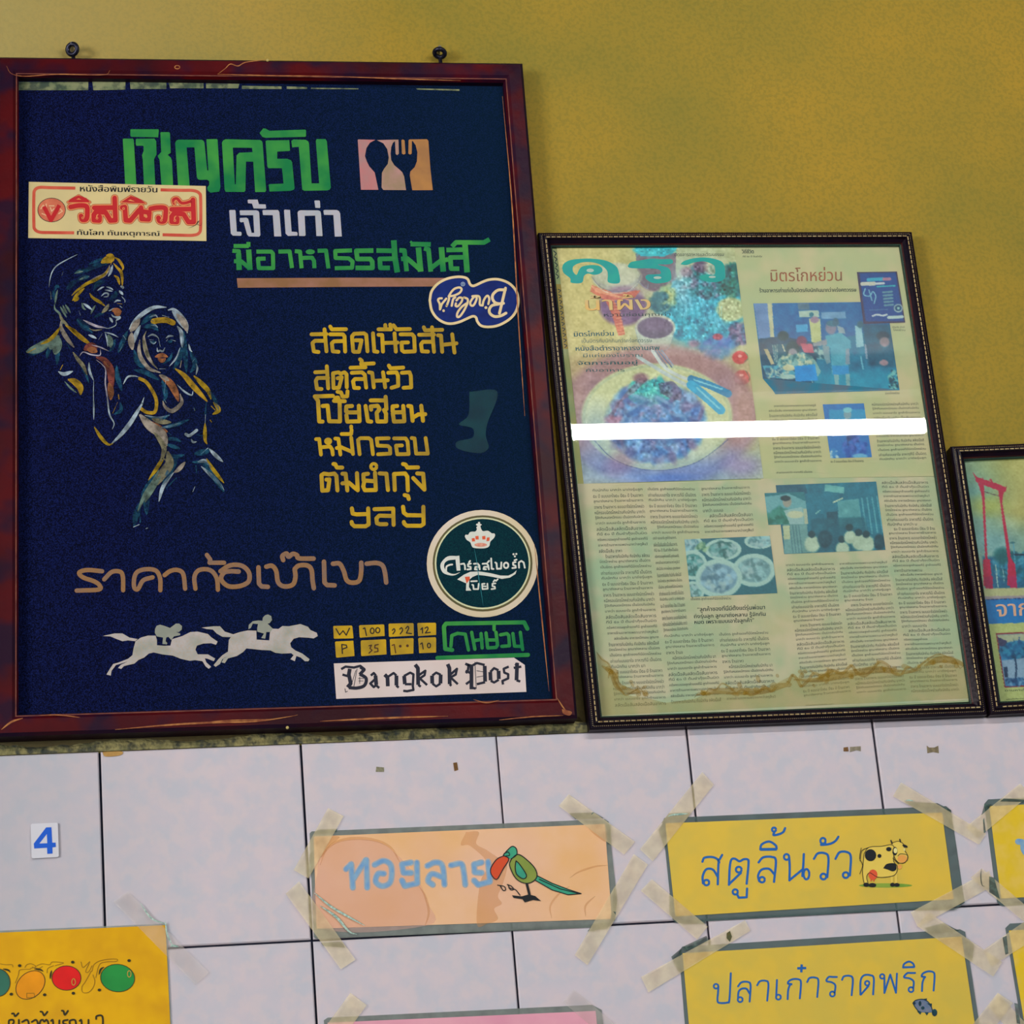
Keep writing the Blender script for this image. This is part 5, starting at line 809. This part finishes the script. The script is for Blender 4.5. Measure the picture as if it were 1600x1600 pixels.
ps.poly(BB, '140,548 2000,480 2000,1500 260,1440', (176, 184, 128), 1, .6).poly(BB, '262,650 1700,590 1800,1200 360,1270', (120, 40, 60), 1, .5).poly(BB, '278,668 1690,606 1785,1188 372,1252', (70, 130, 170), 1, .5).poly(BB, '278,668 700,650 740,760 500,730 420,760 300,760', (180, 180, 150), .9, 3).poly(BB, '500,770 530,680 545,770', (60, 90, 130)).poly(BB, '280,690 390,740 390,800 300,800', (60, 60, 90)).blobs(BB, 480, 850, 160, 90, 200, 32, [(16, 80, 120), (30, 100, 140), (20, 60, 90), (60, 140, 170)], .7, .4).poly(BB, '330,960 600,930 620,1180 360,1190', (150, 170, 190), .9, 2).line(BB, '480,930 495,1050 485,1180', 22, (30, 60, 90)).poly(BB, '350,1035 395,1030 400,1150 362,1155', (20, 50, 80)).blobs(BB, 480, 1205, 120, 40, 60, 26, [(20, 60, 100), (60, 110, 150), (120, 160, 190)], .8).blobs(BB, 1100, 900, 400, 200, 200, 50, [(16, 80, 120), (60, 120, 150), (120, 150, 170)], .6)
ps.noise(2.5, 5)
poster = ps.put('poster_sheet', [(1503, 711), (1822, 698), (1889, 1079), (1561, 1097)], fr3, p1, 1.25)
i = Ink(); text_ink(i, 'จาก', BB.pts('262,322 640,306 652,446 275,462'), 2, bold=.5); i.put('poster_lettering', mat('salmon_lettering_print', (206, 160, 132), (214, 172, 150), 60), poster, p1 + .0003)
i = Ink(); text_ink(i, 'ตามหาเก้าอาหารหลัง', BB.pts('365,1286 900,1262 902,1290 368,1314'), 1); text_ink(i, LINES[4], BB.pts('380,1392 900,1362 902,1384 382,1414'), 1); i.put('caption_text', M_txtd, poster, p1 + .0002, kind='stuff')
# ============================================================ CARDS TAPED TO THE TILES
def clear(name, col, al, rough=.25):
    return mat(name, col, tuple(int(v * .86) for v in col), 70, rough, .12, 90, alpha=al, spec=.5)
M_lam = clear('grey_laminate_film', (124, 134, 126), .72, .22); M_lamd = clear('dark_laminate_film', (84, 106, 104), .74, .2); M_tape = clear('yellowed_tape', (250, 230, 180), .4, .3); M_tapec = clear('clear_tape', (226, 214, 206), .25, .2)
M_tapes = mat('tape_shadow_gap', (40, 58, 56), (84, 108, 98), 160, .3, alpha=.75)  # shade under lifted tape, painted as dark translucent patches
def warp(P, amp=0): return P
def tape(parent, c, t, M=None, d=.0021, label=None):
    P = c.pts(t); k = len(P); V = []; Fc = []
    if k != 4: return sheet('tape_strip', P, d - .0001, d, M or M_tape, parent)
    n = 8      # slightly rippled film, four corners going round
    for j in range(n + 1):
        for e in (0, 1):
            a, b = (P[0], P[3]) if e == 0 else (P[1], P[2]); u = j / n
            p = a * (1 - u) + b * u; V.append(at(p[0], p[1], d + .00025 * math.sin(j * 1.7 + P[0][0]) * (.5 + e * .3)))
    for j in range(n): Fc.append([2 * j, 2 * j + 1, 2 * j + 3, 2 * j + 2])
    return obj('tape_strip', V, Fc, M or M_tape, parent, label=label)
def card(name, label, paper, lam, Mp, group=None, cat='menu card', M=None):
    c = at(*((np.array(paper[2]) + np.array(paper[3])) / 2), .001)
    t = thing(name, c, label, cat, group)
    sheet('laminate_pouch', lam, .0001, .0008, M or M_lam, t)
    sheet('paper_card', paper, .0008, .0012, Mp, t)
    return t
X_ = Crop(525, 1310, 4); k2_ = Crop(440, 1200, 4); k3_ = Crop(760, 1180, 3.81); k4_ = Crop(1020, 1180, 3.81); k5_ = Crop(1300, 1180, 5.333); k6_ = Crop(1300, 1400, 5.333)
U_ = Crop(1080, 1280, 4.444); V_ = Crop(1100, 1500, 8); W_ = Crop(1290, 1500, 8); Y_ = Crop(0, 1480, 6.957)
q0, q1, q2, q3 = .0014, .0016, .0018, .0019
# --- water stained card with the bird
M_or = mat('stained_peach_card', (226, 174, 118), (230, 184, 146), 14, .5, 0, c3=(224, 178, 158), s3=9, f3=.5, detail=4)
stn = card('stained_menu_card', 'water-stained peach card with smeared pale blue lettering and a green red-beaked bird', [(490, 1307), (945, 1287.5), (956, 1436), (494.5, 1451)], [(484, 1302), (487, 1299), (945, 1280), (951, 1284), (964, 1405), (961, 1436), (950, 1448), (494, 1467), (490, 1464)], M_or)
M_wet = mat('amber_stain', (214, 150, 82), (220, 160, 96), 60, .5, alpha=.28); M_pale = mat('pale_wash', (232, 186, 172), None, rough=.5, alpha=.3)
Ink().poly(PX, '~ 497,1345 515,1322 545,1312 590,1315 620,1335 650,1370 668,1410 668,1446 500,1449').put('washed_patch', M_pale, stn, .00135)
Ink().strokes(PX, 5, '~ 500,1352 510,1328 530,1314 560,1310 590,1314 612,1326 626,1350', taper=1).strokes(PX, 4, '~ 655,1385 664,1400 670,1425 664,1447', taper=1).poly(PX, '~ 492,1309 530,1307 515,1322 500,1340 / ~ 728,1300 748,1300 744,1318 760,1328 775,1338 792,1350 786,1380 778,1400 784,1412 772,1420 778,1436 762,1443 745,1444 750,1380 762,1350 735,1322 720,1320 / ~ 916,1290 944,1290 948,1315 930,1305').put('stain_mark', M_wet, stn, .00138, split=True)
Ink().strokes(PX, 3, '~ 890,1372 905,1362 930,1354 950,1352 / ~ 862,1435 860,1415 875,1395 890,1385 / ~ 915,1432 915,1415 930,1400', taper=1).put('stain_mark', M_wet, stn, .0014, split=True)
txt = '62,192 95,160 105,308 / 108,255 185,135 / 190,135 195,308 / ~ 240,165 300,140 345,175 340,270 290,298 248,270 262,222 300,220 / 470,150 412,162 422,215 470,215 / 505,150 508,280 430,298 412,262 / ~ 570,172 620,150 665,172 678,290 / ~ 660,240 600,222 575,262 605,290 / ~ 718,168 780,158 797,200 808,290 / 910,150 862,162 866,212 910,215 / 950,145 962,270 888,290 862,262'
Ink().strokes(X_, 40, txt).put('smeared_lettering', mat('pale_blue_smear', (160, 188, 206), (176, 190, 200), 60, .6, alpha=.6), stn, .00145)
Ink().strokes(X_, 24, txt).put('blue_lettering', mat('washed_blue_ink', (112, 160, 208), (136, 176, 206), 130, .6, alpha=.85), stn, .0015)
bird = thing('bird_picture', (0, 0, 0), None, None); bird.parent = stn
Mo = mat('black_outline_print', (22, 26, 30), None, rough=.5)
Ink().poly(X_, '~ 1095,128 1140,100 1200,140 1245,190 1255,240 1220,275 1170,278 1120,245 1085,170').put('body', mat('olive_print2', (132, 146, 62), (120, 140, 60), 60, .5), bird, q0)
mtl = mat('sea_green_print', (58, 158, 122), (50, 146, 120), 60, .5)
Ink().poly(X_, '~ 1045,105 1070,75 1100,50 1125,62 1130,100 1095,128 / ~ 1125,140 1150,165 1190,230 1170,252 1130,225 / 1255,232 1350,280 1450,318 1532,345 1450,352 1350,322 1245,262').put('feather_patch', mtl, bird, q1, split=True)
Ink().poly(X_, '~ 1050,108 1080,130 1045,190 1005,255 972,228 968,185 1005,130').put('beak', mat('vermilion_print', (206, 74, 36), None, rough=.5), bird, q1)
i = Ink().strokes(X_, 6, '~ 1095,128 1140,100 1200,140 1245,190 1255,240 1220,275 1170,278 1120,245 1085,170 1095,128 / ~ 1045,105 1070,75 1100,50 1125,62 1130,100 1095,128 / ~ 1125,140 1150,165 1190,230 1170,252 1130,225 1120,180 1125,140 / 1255,232 1350,280 1450,318 1532,345 1450,352 1350,322 1245,262 / ~ 1050,108 1080,130 1045,190 1005,255 972,228 968,185 1005,130 1050,108 / 1270,255 1400,315 1510,342 / ~ 1050,95 1075,85 1085,105 1060,110').strokes(X_, 16, '1192,282 1210,355', cap=False)
i.poly(X_, '1100,355 1160,362 1205,350 1245,360 1282,392 1230,385 1180,400 1165,380 1110,372').strokes(X_, 6, '~ 1150,355 1120,320 1080,310 / ~ 1025,295 1045,325 1060,320 1050,300 1010,292 / ~ 1075,290 1090,320 1110,318 1095,298 1070,288').put('outline_marking', Mo, bird, q2)
tape(stn, k2_, '290,250 388,300 168,690 75,638'); tape(stn, k2_, '25,785 110,708 462,1198 370,1258'); tape(stn, k3_, '430,302 490,232 885,515 820,592'); tape(stn, k3_, '878,588 962,650 602,1250 525,1190')
Ink().poly(k2_, '225,385 350,380 340,398 200,412 / 245,1092 375,1085 400,1122 260,1112 / 175,540 195,520 198,640 165,690').poly(k3_, '490,345 640,340 700,375 530,382 / 715,400 742,418 742,532 722,528 / 760,790 778,880 765,985 735,995 752,900 / 600,1050 640,1000 745,992 720,1030').put('tape_gap_shade', M_tapes, stn, .0019, split=True)
Ink().strokes(k2_, 14, '~ 205,780 300,860 400,920 520,985', taper=1).strokes(k2_, 16, '~ 240,860 340,930 420,1020 470,1040', taper=1).put('painted_crease_glint', mat('film_highlight', (190, 214, 200), (120, 150, 140), 400, .15), stn, .0024, split=True)  # highlights on the film folds, painted as pale strokes
# --- cow card
M_yel = mat('yellow_card', (214, 180, 66), (204, 178, 72), 16, .5, 0, c3=(222, 184, 60), s3=30, f3=.6, detail=4)
cow = card('cow_menu_card', 'yellow card with blue lettering and a spotted cow picture', [(1039.5, 1286.5), (1471.8, 1269.6), (1490, 1405), (1055.4, 1432)], [(1035, 1284), (1038, 1278), (1478, 1259.5), (1486, 1266), (1507, 1409), (1500, 1417), (1056, 1442), (1051, 1436)], M_yel, M=M_lamd)
Mbl = mat('blue_print', (22, 92, 172), (30, 98, 166), 60, .5)
i = Ink().strokes(U_, 16, '~ 78,295 92,268 140,262 178,275 195,300 / ~ 215,248 200,275 190,300 184,452 / ~ 184,400 150,350 105,348 80,395 82,445 / ~ 262,455 268,330 280,280 305,275 335,292 365,278 392,280 398,310 385,448 / 262,452 345,372 / 322,528 330,545 385,542 388,482 / ~ 468,300 500,265 560,262 588,290 575,435 / ~ 575,380 540,345 490,350 465,390 472,430 / ~ 480,210 490,175 540,155 585,180 593,205 / ~ 578,88 572,110 610,104 640,88 652,62 / ~ 680,265 684,330 682,425 / 684,422 778,345 / ~ 782,242 778,320 772,395 / ~ 852,275 880,237 930,237 953,270 945,402 / ~ 930,165 902,178 960,172 1000,152 1022,122 / ~ 1002,275 1030,230 1080,228 1108,260 1102,390')
i.strokes(U_, 20, '482,210 594,208', cap=False); [i.ring(U_, a, b, r, 15, r2) for a, b, r, r2 in ((106, 440, 19, 19), (330, 350, 20, 20), (306, 505, 18, 18), (492, 420, 19, 19), (575, 72, 14, 14), (662, 262, 18, 20), (800, 382, 20, 36), (918, 398, 20, 20), (915, 150, 18, 20), (1073, 388, 20, 20))]
i.put('blue_lettering', Mbl, cow, q0)
cp = thing('cow_picture', (0, 0, 0), None, None); cp.parent = cow
Ink().dot(U_, 1350, 460, 185, 15, 24).put('green_ground', mat('green_ground_print', (104, 150, 50), (140, 164, 60), 40, .5), cp, q0)
body = '~ 1200,240 1235,195 1320,188 1390,178 1412,210 1405,290 1432,330 1415,385 1350,402 1290,400 1240,372 1218,400 1228,452 1205,452 1190,380 1195,300'
Ink().poly(U_, body + ' / ~ 1392,165 1440,153 1475,175 1482,215 1505,260 1485,298 1450,305 1420,280 1398,230').poly(U_, '1385,395 1400,395 1402,448 1388,448 / 1412,360 1428,362 1432,448 1415,448').put('body', mat('cream_yellow_print', (224, 194, 84), None, rough=.5), cp, q1)
Ink().dot(U_, 1466, 275, 34, 28).dot(U_, 1448, 330, 15, 17).put('muzzle', mat('peach_muzzle_print', (226, 156, 74), None, rough=.5), cp, q2, split=True)
Ink().dot(U_, 1262, 385, 31, 36).strokes(U_, 8, '1250,410 1248,428 / 1268,415 1268,430').put('udder', mat('red_udder_print', (218, 84, 50), None, rough=.5), cp, q2)
i = Ink().dot(U_, 1245, 250, 40, 42).dot(U_, 1307, 255, 14).poly(U_, '~ 1333,340 1360,310 1415,308 1425,345 1400,362 1365,350').dot(U_, 1372, 208, 19, 15).dot(U_, 1485, 187, 20, 9, rot=.4).dot(U_, 1215, 455, 20, 15).dot(U_, 1258, 458, 27, 15).dot(U_, 1398, 455, 17, 14).dot(U_, 1428, 456, 20, 13).dot(U_, 1415, 222, 17, 30)
i.strokes(U_, 4, body + ' 1200,240 / ~ 1392,165 1440,153 1475,175 1482,215 1505,260 1485,298 1450,305 1420,280 1398,230 / ~ 1435,255 1455,240 1500,250 1500,285 / ~ 1180,200 1170,270 1190,320 1170,380 / ~ 1235,195 1185,220 1172,290 / 1400,270 1440,310').strokes(U_, 9, '1387,148 1395,170 / 1448,140 1453,158').put('outline_marking', Mo, cp, q3)
Ink().dot(U_, 1418, 218, 13, 19).dot(U_, 1480, 210, 6, 12).put('eye', mat('eye_white_print', (226, 214, 140), None), cp, q3 + .0001, split=True)
tape(cow, k3_, '1285,100 1355,175 990,632 913,560'); tape(cow, k3_, '985,738 918,806 1255,1098 1318,1020'); tape(cow, k5_, '575,226 508,342 1225,745 1285,655'); tape(cow, k5_, '1310,962 1350,1085 715,1432 655,1308')
Ink().poly(k3_, '1085,345 1215,340 1200,372 1060,385 / 1025,440 1062,395 1070,560 1055,540 / 1090,820 1110,860 1112,960 1090,950 / 1150,990 1300,985 1310,1002 1165,1005').poly(k5_, '600,385 880,400 940,430 680,435 / 940,430 992,460 1000,612 965,600 / 1050,1100 1085,1210 1110,1230 1060,1250 1030,1110 / 690,1275 1060,1275 1010,1292 700,1292').put('tape_gap_shade', M_tapes, cow, .0019, split=True)
Ink().poly(k5_, '780,486 918,478 935,556 / 870,1195 1005,1135 1012,1198').poly(k4_, '85,405 185,400 100,500 / 130,850 235,950 135,958').put('tape_tint', mat('amber_tape_tint', (222, 176, 30), None, rough=.35, alpha=.6), cow, .0014, split=True)
Ink().strokes(k5_, 12, '~ 610,380 640,375 680,382', taper=1).strokes(k4_, 12, '~ 90,365 120,355 210,348', taper=1).put('painted_crease_glint', mat('film_highlight', (190, 214, 200), (120, 150, 140), 400, .15), cow, .0024, split=True)
# --- fish card
fish = card('fish_menu_card', 'yellow card with blue lettering above a small grey fish', [(1066.5, 1489.5), (1502.5, 1463.4), (1525, 1612), (1080, 1640)], [(1061, 1487), (1066, 1479), (1500, 1452), (1508, 1456), (1533, 1618), (1527, 1628), (1082, 1652), (1074, 1646)], M_yel, M=M_lamd)
i = Ink().strokes(V_, 24, '~ 180,330 176,400 168,500 190,535 290,532 318,490 335,165 / ~ 425,330 470,278 550,275 582,320 570,520 / ~ 570,420 530,360 470,360 432,400 425,480 / ~ 665,315 700,265 770,260 805,300 790,508 / 912,250 902,460 / ~ 1045,490 1052,380 1072,318 1095,302 / ~ 1088,300 1050,295 1062,262 1120,238 1190,245 1212,290 1198,480 / ~ 1290,275 1320,225 1390,220 1430,260 1415,462').strokes(V_, 30, '1165,104 1278,100 / 1222,55 1216,155', cap=False)
[i.ring(V_, a, b, r, 22) for a, b, r in ((150, 328, 29), (452, 495, 31), (930, 464, 31))]
i.strokes(W_, 24, '~ 140,212 90,212 40,212 10,262 80,280 122,320 112,410 / ~ 205,248 230,205 300,198 340,240 325,440 / ~ 435,432 438,260 480,192 560,190 602,230 594,430 / 442,432 535,325 / 735,220 735,412 808,182 880,410 892,170 / ~ 1118,162 1070,162 1020,165 980,215 1050,230 1100,270 1095,360 / ~ 968,92 982,50 1040,20 1090,42 1110,82 / ~ 1205,388 1210,290 1228,235 1245,212 / ~ 1240,210 1202,205 1218,168 1280,142 1345,152 1362,200 1350,382').strokes(W_, 26, '960,92 1112,88', cap=False)
[i.ring(W_, a, b, r, 22) for a, b, r in ((85, 425, 31), (520, 290, 28), (708, 205, 28), (1068, 370, 31))]
i.put('blue_lettering', Mbl, fish, q0)
fp = thing('fish_picture', (0, 0, 0), None, None); fp.parent = fish
Ink().poly(W_, '~ 1090,540 1125,505 1205,490 1270,515 1315,570 1340,650 1200,655 1145,620').put('body', mat('slate_print', (96, 116, 146), (120, 124, 140), 300, .5), fp, q0)
Ink().poly(W_, '1205,488 1268,480 1262,515 / 1265,540 1330,545 1325,600 1300,570 / 1145,625 1200,650 1185,685 1150,650 / 1235,650 1290,655 1265,695').dot(W_, 1362, 658, 34, 46).strokes(W_, 12, '~ 1090,540 1125,505 1205,490 1270,515 1315,570 1340,650 / ~ 1095,545 1120,590 1160,640', taper=0).dot(W_, 1108, 540, 18).dot(W_, 1215, 600, 22).dot(W_, 1180, 545, 18, 34).put('fin_marking', mat('dark_teal_fin_print', (18, 44, 62), (24, 70, 80), 300), fp, q1)
tape(fish, k3_, '920,1320 965,1412 1572,1045 1540,982'); tape(fish, PX, '1433,1447 1450,1425 1566,1503 1552,1526'); tape(fish, PX, '1559,1551 1583,1567 1527,1642 1503,1622')
Ink().poly(k3_, '1100,1200 1160,1150 1170,1290 1145,1290 / 1170,1140 1310,1075 1330,1110 1180,1165').poly(k6_, '770,265 930,225 1060,290 820,310 / 1110,340 1185,405 1168,550 1130,500').put('tape_gap_shade', M_tapes, fish, .0019, split=True)
Ink().poly(k6_, '880,360 1075,340 1095,475').poly(k3_, '1172,1185 1345,1170 1190,1265').put('tape_tint', mat('amber_tape_tint', (222, 176, 30), None, rough=.35, alpha=.6), fish, .0014, split=True)
Ink().poly(k3_, '1430,1060 1450,1045 1462,1080 1450,1112 1430,1090').put('dirt_spot', mat('brown_dirt', (96, 84, 40), (70, 80, 60), 400), fish, .0024)
# --- cards cut by the right edge
yc = card('bright_menu_card', 'bright yellow card beside the cow card, its blue writing smeared, cut by the right edge', [(1545.6, 1259.8), (1990, 1238), (2012, 1378), (1564.4, 1404)], [(1538, 1256), (1544, 1249), (1994, 1230), (2020, 1384), (1566, 1416), (1558, 1410)], mat('bright_yellow_card', (222, 186, 32), (212, 180, 60), 30, .45, 0, c3=(226, 190, 90), s3=60, f3=.5), M=M_lamd)
Ink().strokes(k5_, 50, '~ 1550,720 1590,730 1600,790 1660,860 1700,820 / 1760,720 1770,880 / ~ 1850,880 1860,740 1930,740 1940,880').put('smeared_lettering', mat('washed_blue_ink', (112, 160, 208), (136, 176, 206), 130, .6, alpha=.85), yc, q0)
tape(yc, k5_, '1568,236 1660,322 1215,690 1112,598'); tape(yc, k5_, '1155,1020 1248,942 1700,1325 1640,1420')
Ink().poly(k5_, '1430,360 1600,370 1600,390 1400,385 / 1270,410 1330,405 1310,440 1245,500 / 1258,540 1268,520 1282,640 1265,650 / 1310,1010 1350,1020 1400,1200 1310,1140').strokes(k5_, 9, '~ 1245,945 1240,1010 1250,1080 1275,1095', taper=1).put('tape_gap_shade', M_tapes, yc, .0024, split=True)
yd = card('lower_bright_menu_card', 'bright yellow card at the lower right corner beside the fish card', [(1576.5, 1454), (2010, 1428), (2040, 1580), (1603, 1612)], [(1571, 1450), (1578, 1443), (2014, 1420), (2046, 1590), (1600, 1624)], mat('bright_yellow_card', (222, 186, 32), None), M=M_lamd)
Ink().strokes(k6_, 44, '~ 1720,620 1760,560 1840,580 1850,800').put('smeared_lettering', Mbl, yd, q0)
tape(yd, PX, '1537,1484 1549,1510 1628,1460 1612,1432'); tape(yd, PX, '1560,1552 1545,1573 1612,1652 1640,1640')
Ink().poly(k6_, '1420,345 1455,330 1470,480 1445,490 / 1520,890 1550,900 1570,1067 1540,1060').put('tape_gap_shade', M_tapes, yd, .0024, split=True)
# --- pink card at the bottom edge
pk = card('pink_menu_card', 'pink laminated card at the bottom edge below the stained bird card', [(512, 1598), (930.6, 1579.5), (945, 1720), (524, 1742)], [(506, 1594), (512, 1590), (925, 1570), (940, 1578), (958, 1722), (950, 1732), (526, 1752), (518, 1746)], mat('pink_card', (226, 160, 176), (218, 146, 168), 20, .5), M=M_lam)
tape(pk, k2_, '430,1405 532,1482 330,1760 228,1680'); tape(pk, k3_, '455,1470 520,1392 810,1640 745,1715', M_tapec)
# --- yellow poster lower left
py = thing('yellow_fruit_poster', at(130, 1700, .001), 'glossy deep yellow laminated poster with round red, green and orange vegetables, lower left', 'poster')
sheet('paper_sheet', [(-60, 1460), (258.6, 1445.5), (266, 1600), (272, 1730), (-55, 1752)], .0008, .0012, mat('deep_yellow_card', (222, 166, 4), (208, 152, 14), 16, .3, .1, 30, c3=(230, 176, 0), s3=30, f3=.5), py)
sheet('laminate_pouch', [(-66, 1457), (260.5, 1443), (274, 1733), (-60, 1758)], .0002, .0009, clear('pale_laminate_film', (150, 166, 150), .5), py)
def veg(name, x, y, rx, ry, colr, rot=0, hl=None):
    o = Ink().dot(Y_, x, y, rx, ry, 28, rot).put(name, mat(name + '_print', colr, tuple(int(v * .92) for v in colr), 40, .4), py, q0)
    P = [(x + rx * math.cos(a) * math.cos(rot) - ry * math.sin(a) * math.sin(rot), y + rx * math.cos(a) * math.sin(rot) + ry * math.sin(a) * math.cos(rot)) for a in np.linspace(0, 2 * math.pi, 29)]
    k = Ink(); k.line(Y_.pts(P), 7 / Y_.k, False); k.put('outline_marking', mat('brown_outline_print', (66, 50, 24), None), o, q1)
    if hl: k = Ink(); k.ring(Y_, hl[0], hl[1], 20, 8, 36, 10); k.put('highlight_mark', mat('ochre_line_print', (190, 150, 60), None), o, q2)
veg('teal_fruit', -30, 385, 140, 152, (54, 110, 90)); veg('orange_fruit', 330, 410, 178, 132, (236, 150, 10), -.75); veg('red_tomato', 722, 335, 158, 133, (224, 28, 24), 0, (800, 378)); veg('green_tomato', 1278, 335, 186, 150, (38, 142, 62), .1, (1405, 290))
i = Ink().strokes(Y_, 7, '~ 165,390 200,300 210,250 270,240 330,240 / ~ 270,220 290,190 340,180 390,210 330,230 / ~ 400,200 460,180 540,190 570,160 690,170 600,200 / ~ 880,160 900,220 950,180 975,160 930,260 960,270 1000,200 / ~ 1000,260 1020,190 1080,150 1180,130 1270,130 1260,155 1150,160 1080,190 1040,330 / ~ 990,260 930,370 890,430 900,490 960,490 1010,440 1030,370 1010,300 / ~ 510,280 520,230 580,200 / ~ 0,180 60,190 130,190 140,215 / 290,500 370,500 380,545 290,548 290,500 / ~ 350,215 420,230 460,210')
i.put('scribble_marking', mat('ochre_scribble_print', (150, 110, 16), None), py, q1)
i = Ink(); [i.dot(Y_, a, b, 19, 16) for a, b in ((213, 200), (790, 162), (1403, 145), (122, 510), (485, 517), (797, 500), (1080, 465))]; i.strokes(Y_, 20, '~ 560,250 550,300 545,345 / ~ 1130,215 1095,240 1075,300 / ~ 370,235 440,245 470,265 / ~ 30,235 90,250 110,275', taper=1).put('leaf_marking', mat('dark_brown_print', (50, 44, 20), None), py, q3, split=True)
i = Ink().strokes(Y_, 20, '~ 130,722 150,722 165,750 200,718 / ~ 440,700 460,705 480,740 515,702 / ~ 672,690 690,695 705,735 738,692 / ~ 95,835 100,795 140,790 150,815 135,850 140,960 200,960 205,790 / ~ 240,812 290,790 312,830 312,960 / ~ 345,812 390,790 410,830 408,940 / ~ 440,960 430,850 440,800 465,790 480,808 505,790 525,830 525,960 / ~ 555,800 575,800 580,960 / 580,900 640,940 645,795 / ~ 735,790 690,800 690,830 730,850 730,940 / ~ 760,850 760,800 810,790 825,830 825,950 765,950 760,900 800,890 / ~ 865,800 885,800 890,950 / 890,930 960,900 962,790 / ~ 1045,780 1050,750 1100,742 1118,780 1115,900')
i.put('brown_lettering', mat('dark_brown_print', (50, 44, 20), None), py, q1)
tape(py, PX, '177,1409 200,1393 327,1520 305,1539', M_tapec)
Ink().strokes(Crop(0, 1120, 3.333), 8, '~ 730,970 790,1050 870,1080 / ~ 860,1060 870,1130 900,1195', taper=1).strokes(Crop(0, 1120, 3.333), 12, '~ 885,1195 905,1192 930,1198', taper=1).put('painted_crease_glint', mat('film_highlight', (190, 214, 200), (120, 150, 140), 400, .15), py, .0026, split=True)
# --- number plate
npl = thing('number_plate', at(70, 1341, .001), 'small white plastic plate with a blue numeral 4 on the left tile', 'number plate')
P4 = [(50, 1287), (88.5, 1285.5), (90.3, 1287), (92, 1337.5), (90, 1339.2), (51, 1341.3), (49.3, 1339.5), (47.8, 1289)]
sheet('plate', P4, .0002, .0022, mat('white_plastic', (206, 204, 212), None, rough=.3), npl)
c4_ = Crop(0, 1120, 3.333)
Ink().poly(c4_, '240,576 268,575 272,655 290,655 291,678 273,680 274,712 246,714 245,682 178,686 176,660', holes=['244,610 246,658 205,660']).put('numeral', mat('bright_blue_print', (30, 90, 200), None, rough=.4), npl, .0024)

# ============================================================ THE LAMP THAT SHOWS IN THE GLASS
lx1, ly, lz = 1.446, -1.462, 2.95
lamp = thing('fluorescent_lamp', (lx1 - .6, ly, 3.07), 'ceiling fluorescent tube whose reflection makes the white bar across the magazine frame', 'lamp')
box('batten', lx1 - 1.26, lx1 + .05, ly - .02, ly + .02, 3.01, 3.069, mat('dark_batten', (50, 50, 48), None, rough=.6), lamp)
M_tube = bpy.data.materials.new('lit_tube'); M_tube.use_nodes = True; b_ = M_tube.node_tree.nodes['Principled BSDF']
b_.inputs['Emission Color'].default_value = (1, .98, .94, 1); b_.inputs['Emission Strength'].default_value = 60
V, Fc = rod((lx1 - 1.2, ly, lz), (lx1, ly, lz), .013, 16); obj('tube', V, Fc, M_tube, lamp, smooth=False)
for xx in (lx1 - 1.215, lx1 + .015):
    V, Fc = rod((xx - .012, ly, lz), (xx + .012, ly, lz), .014, 16); obj('end_cap', V, Fc, mat('aluminium', (180, 180, 180), None, rough=.3, metal=.8), lamp)
    V, Fc = rod((xx, ly, lz), (xx, ly, 3.012), .008, 8); obj('tube_holder', V, Fc, mat('white_enamel', (220, 220, 214), None), lamp)
for o in list(bpy.data.objects):
    if o.type == 'MESH' and o.parent is None and not o.get('kind') and not o.get('label'): print('UNTAGGED', o.name)
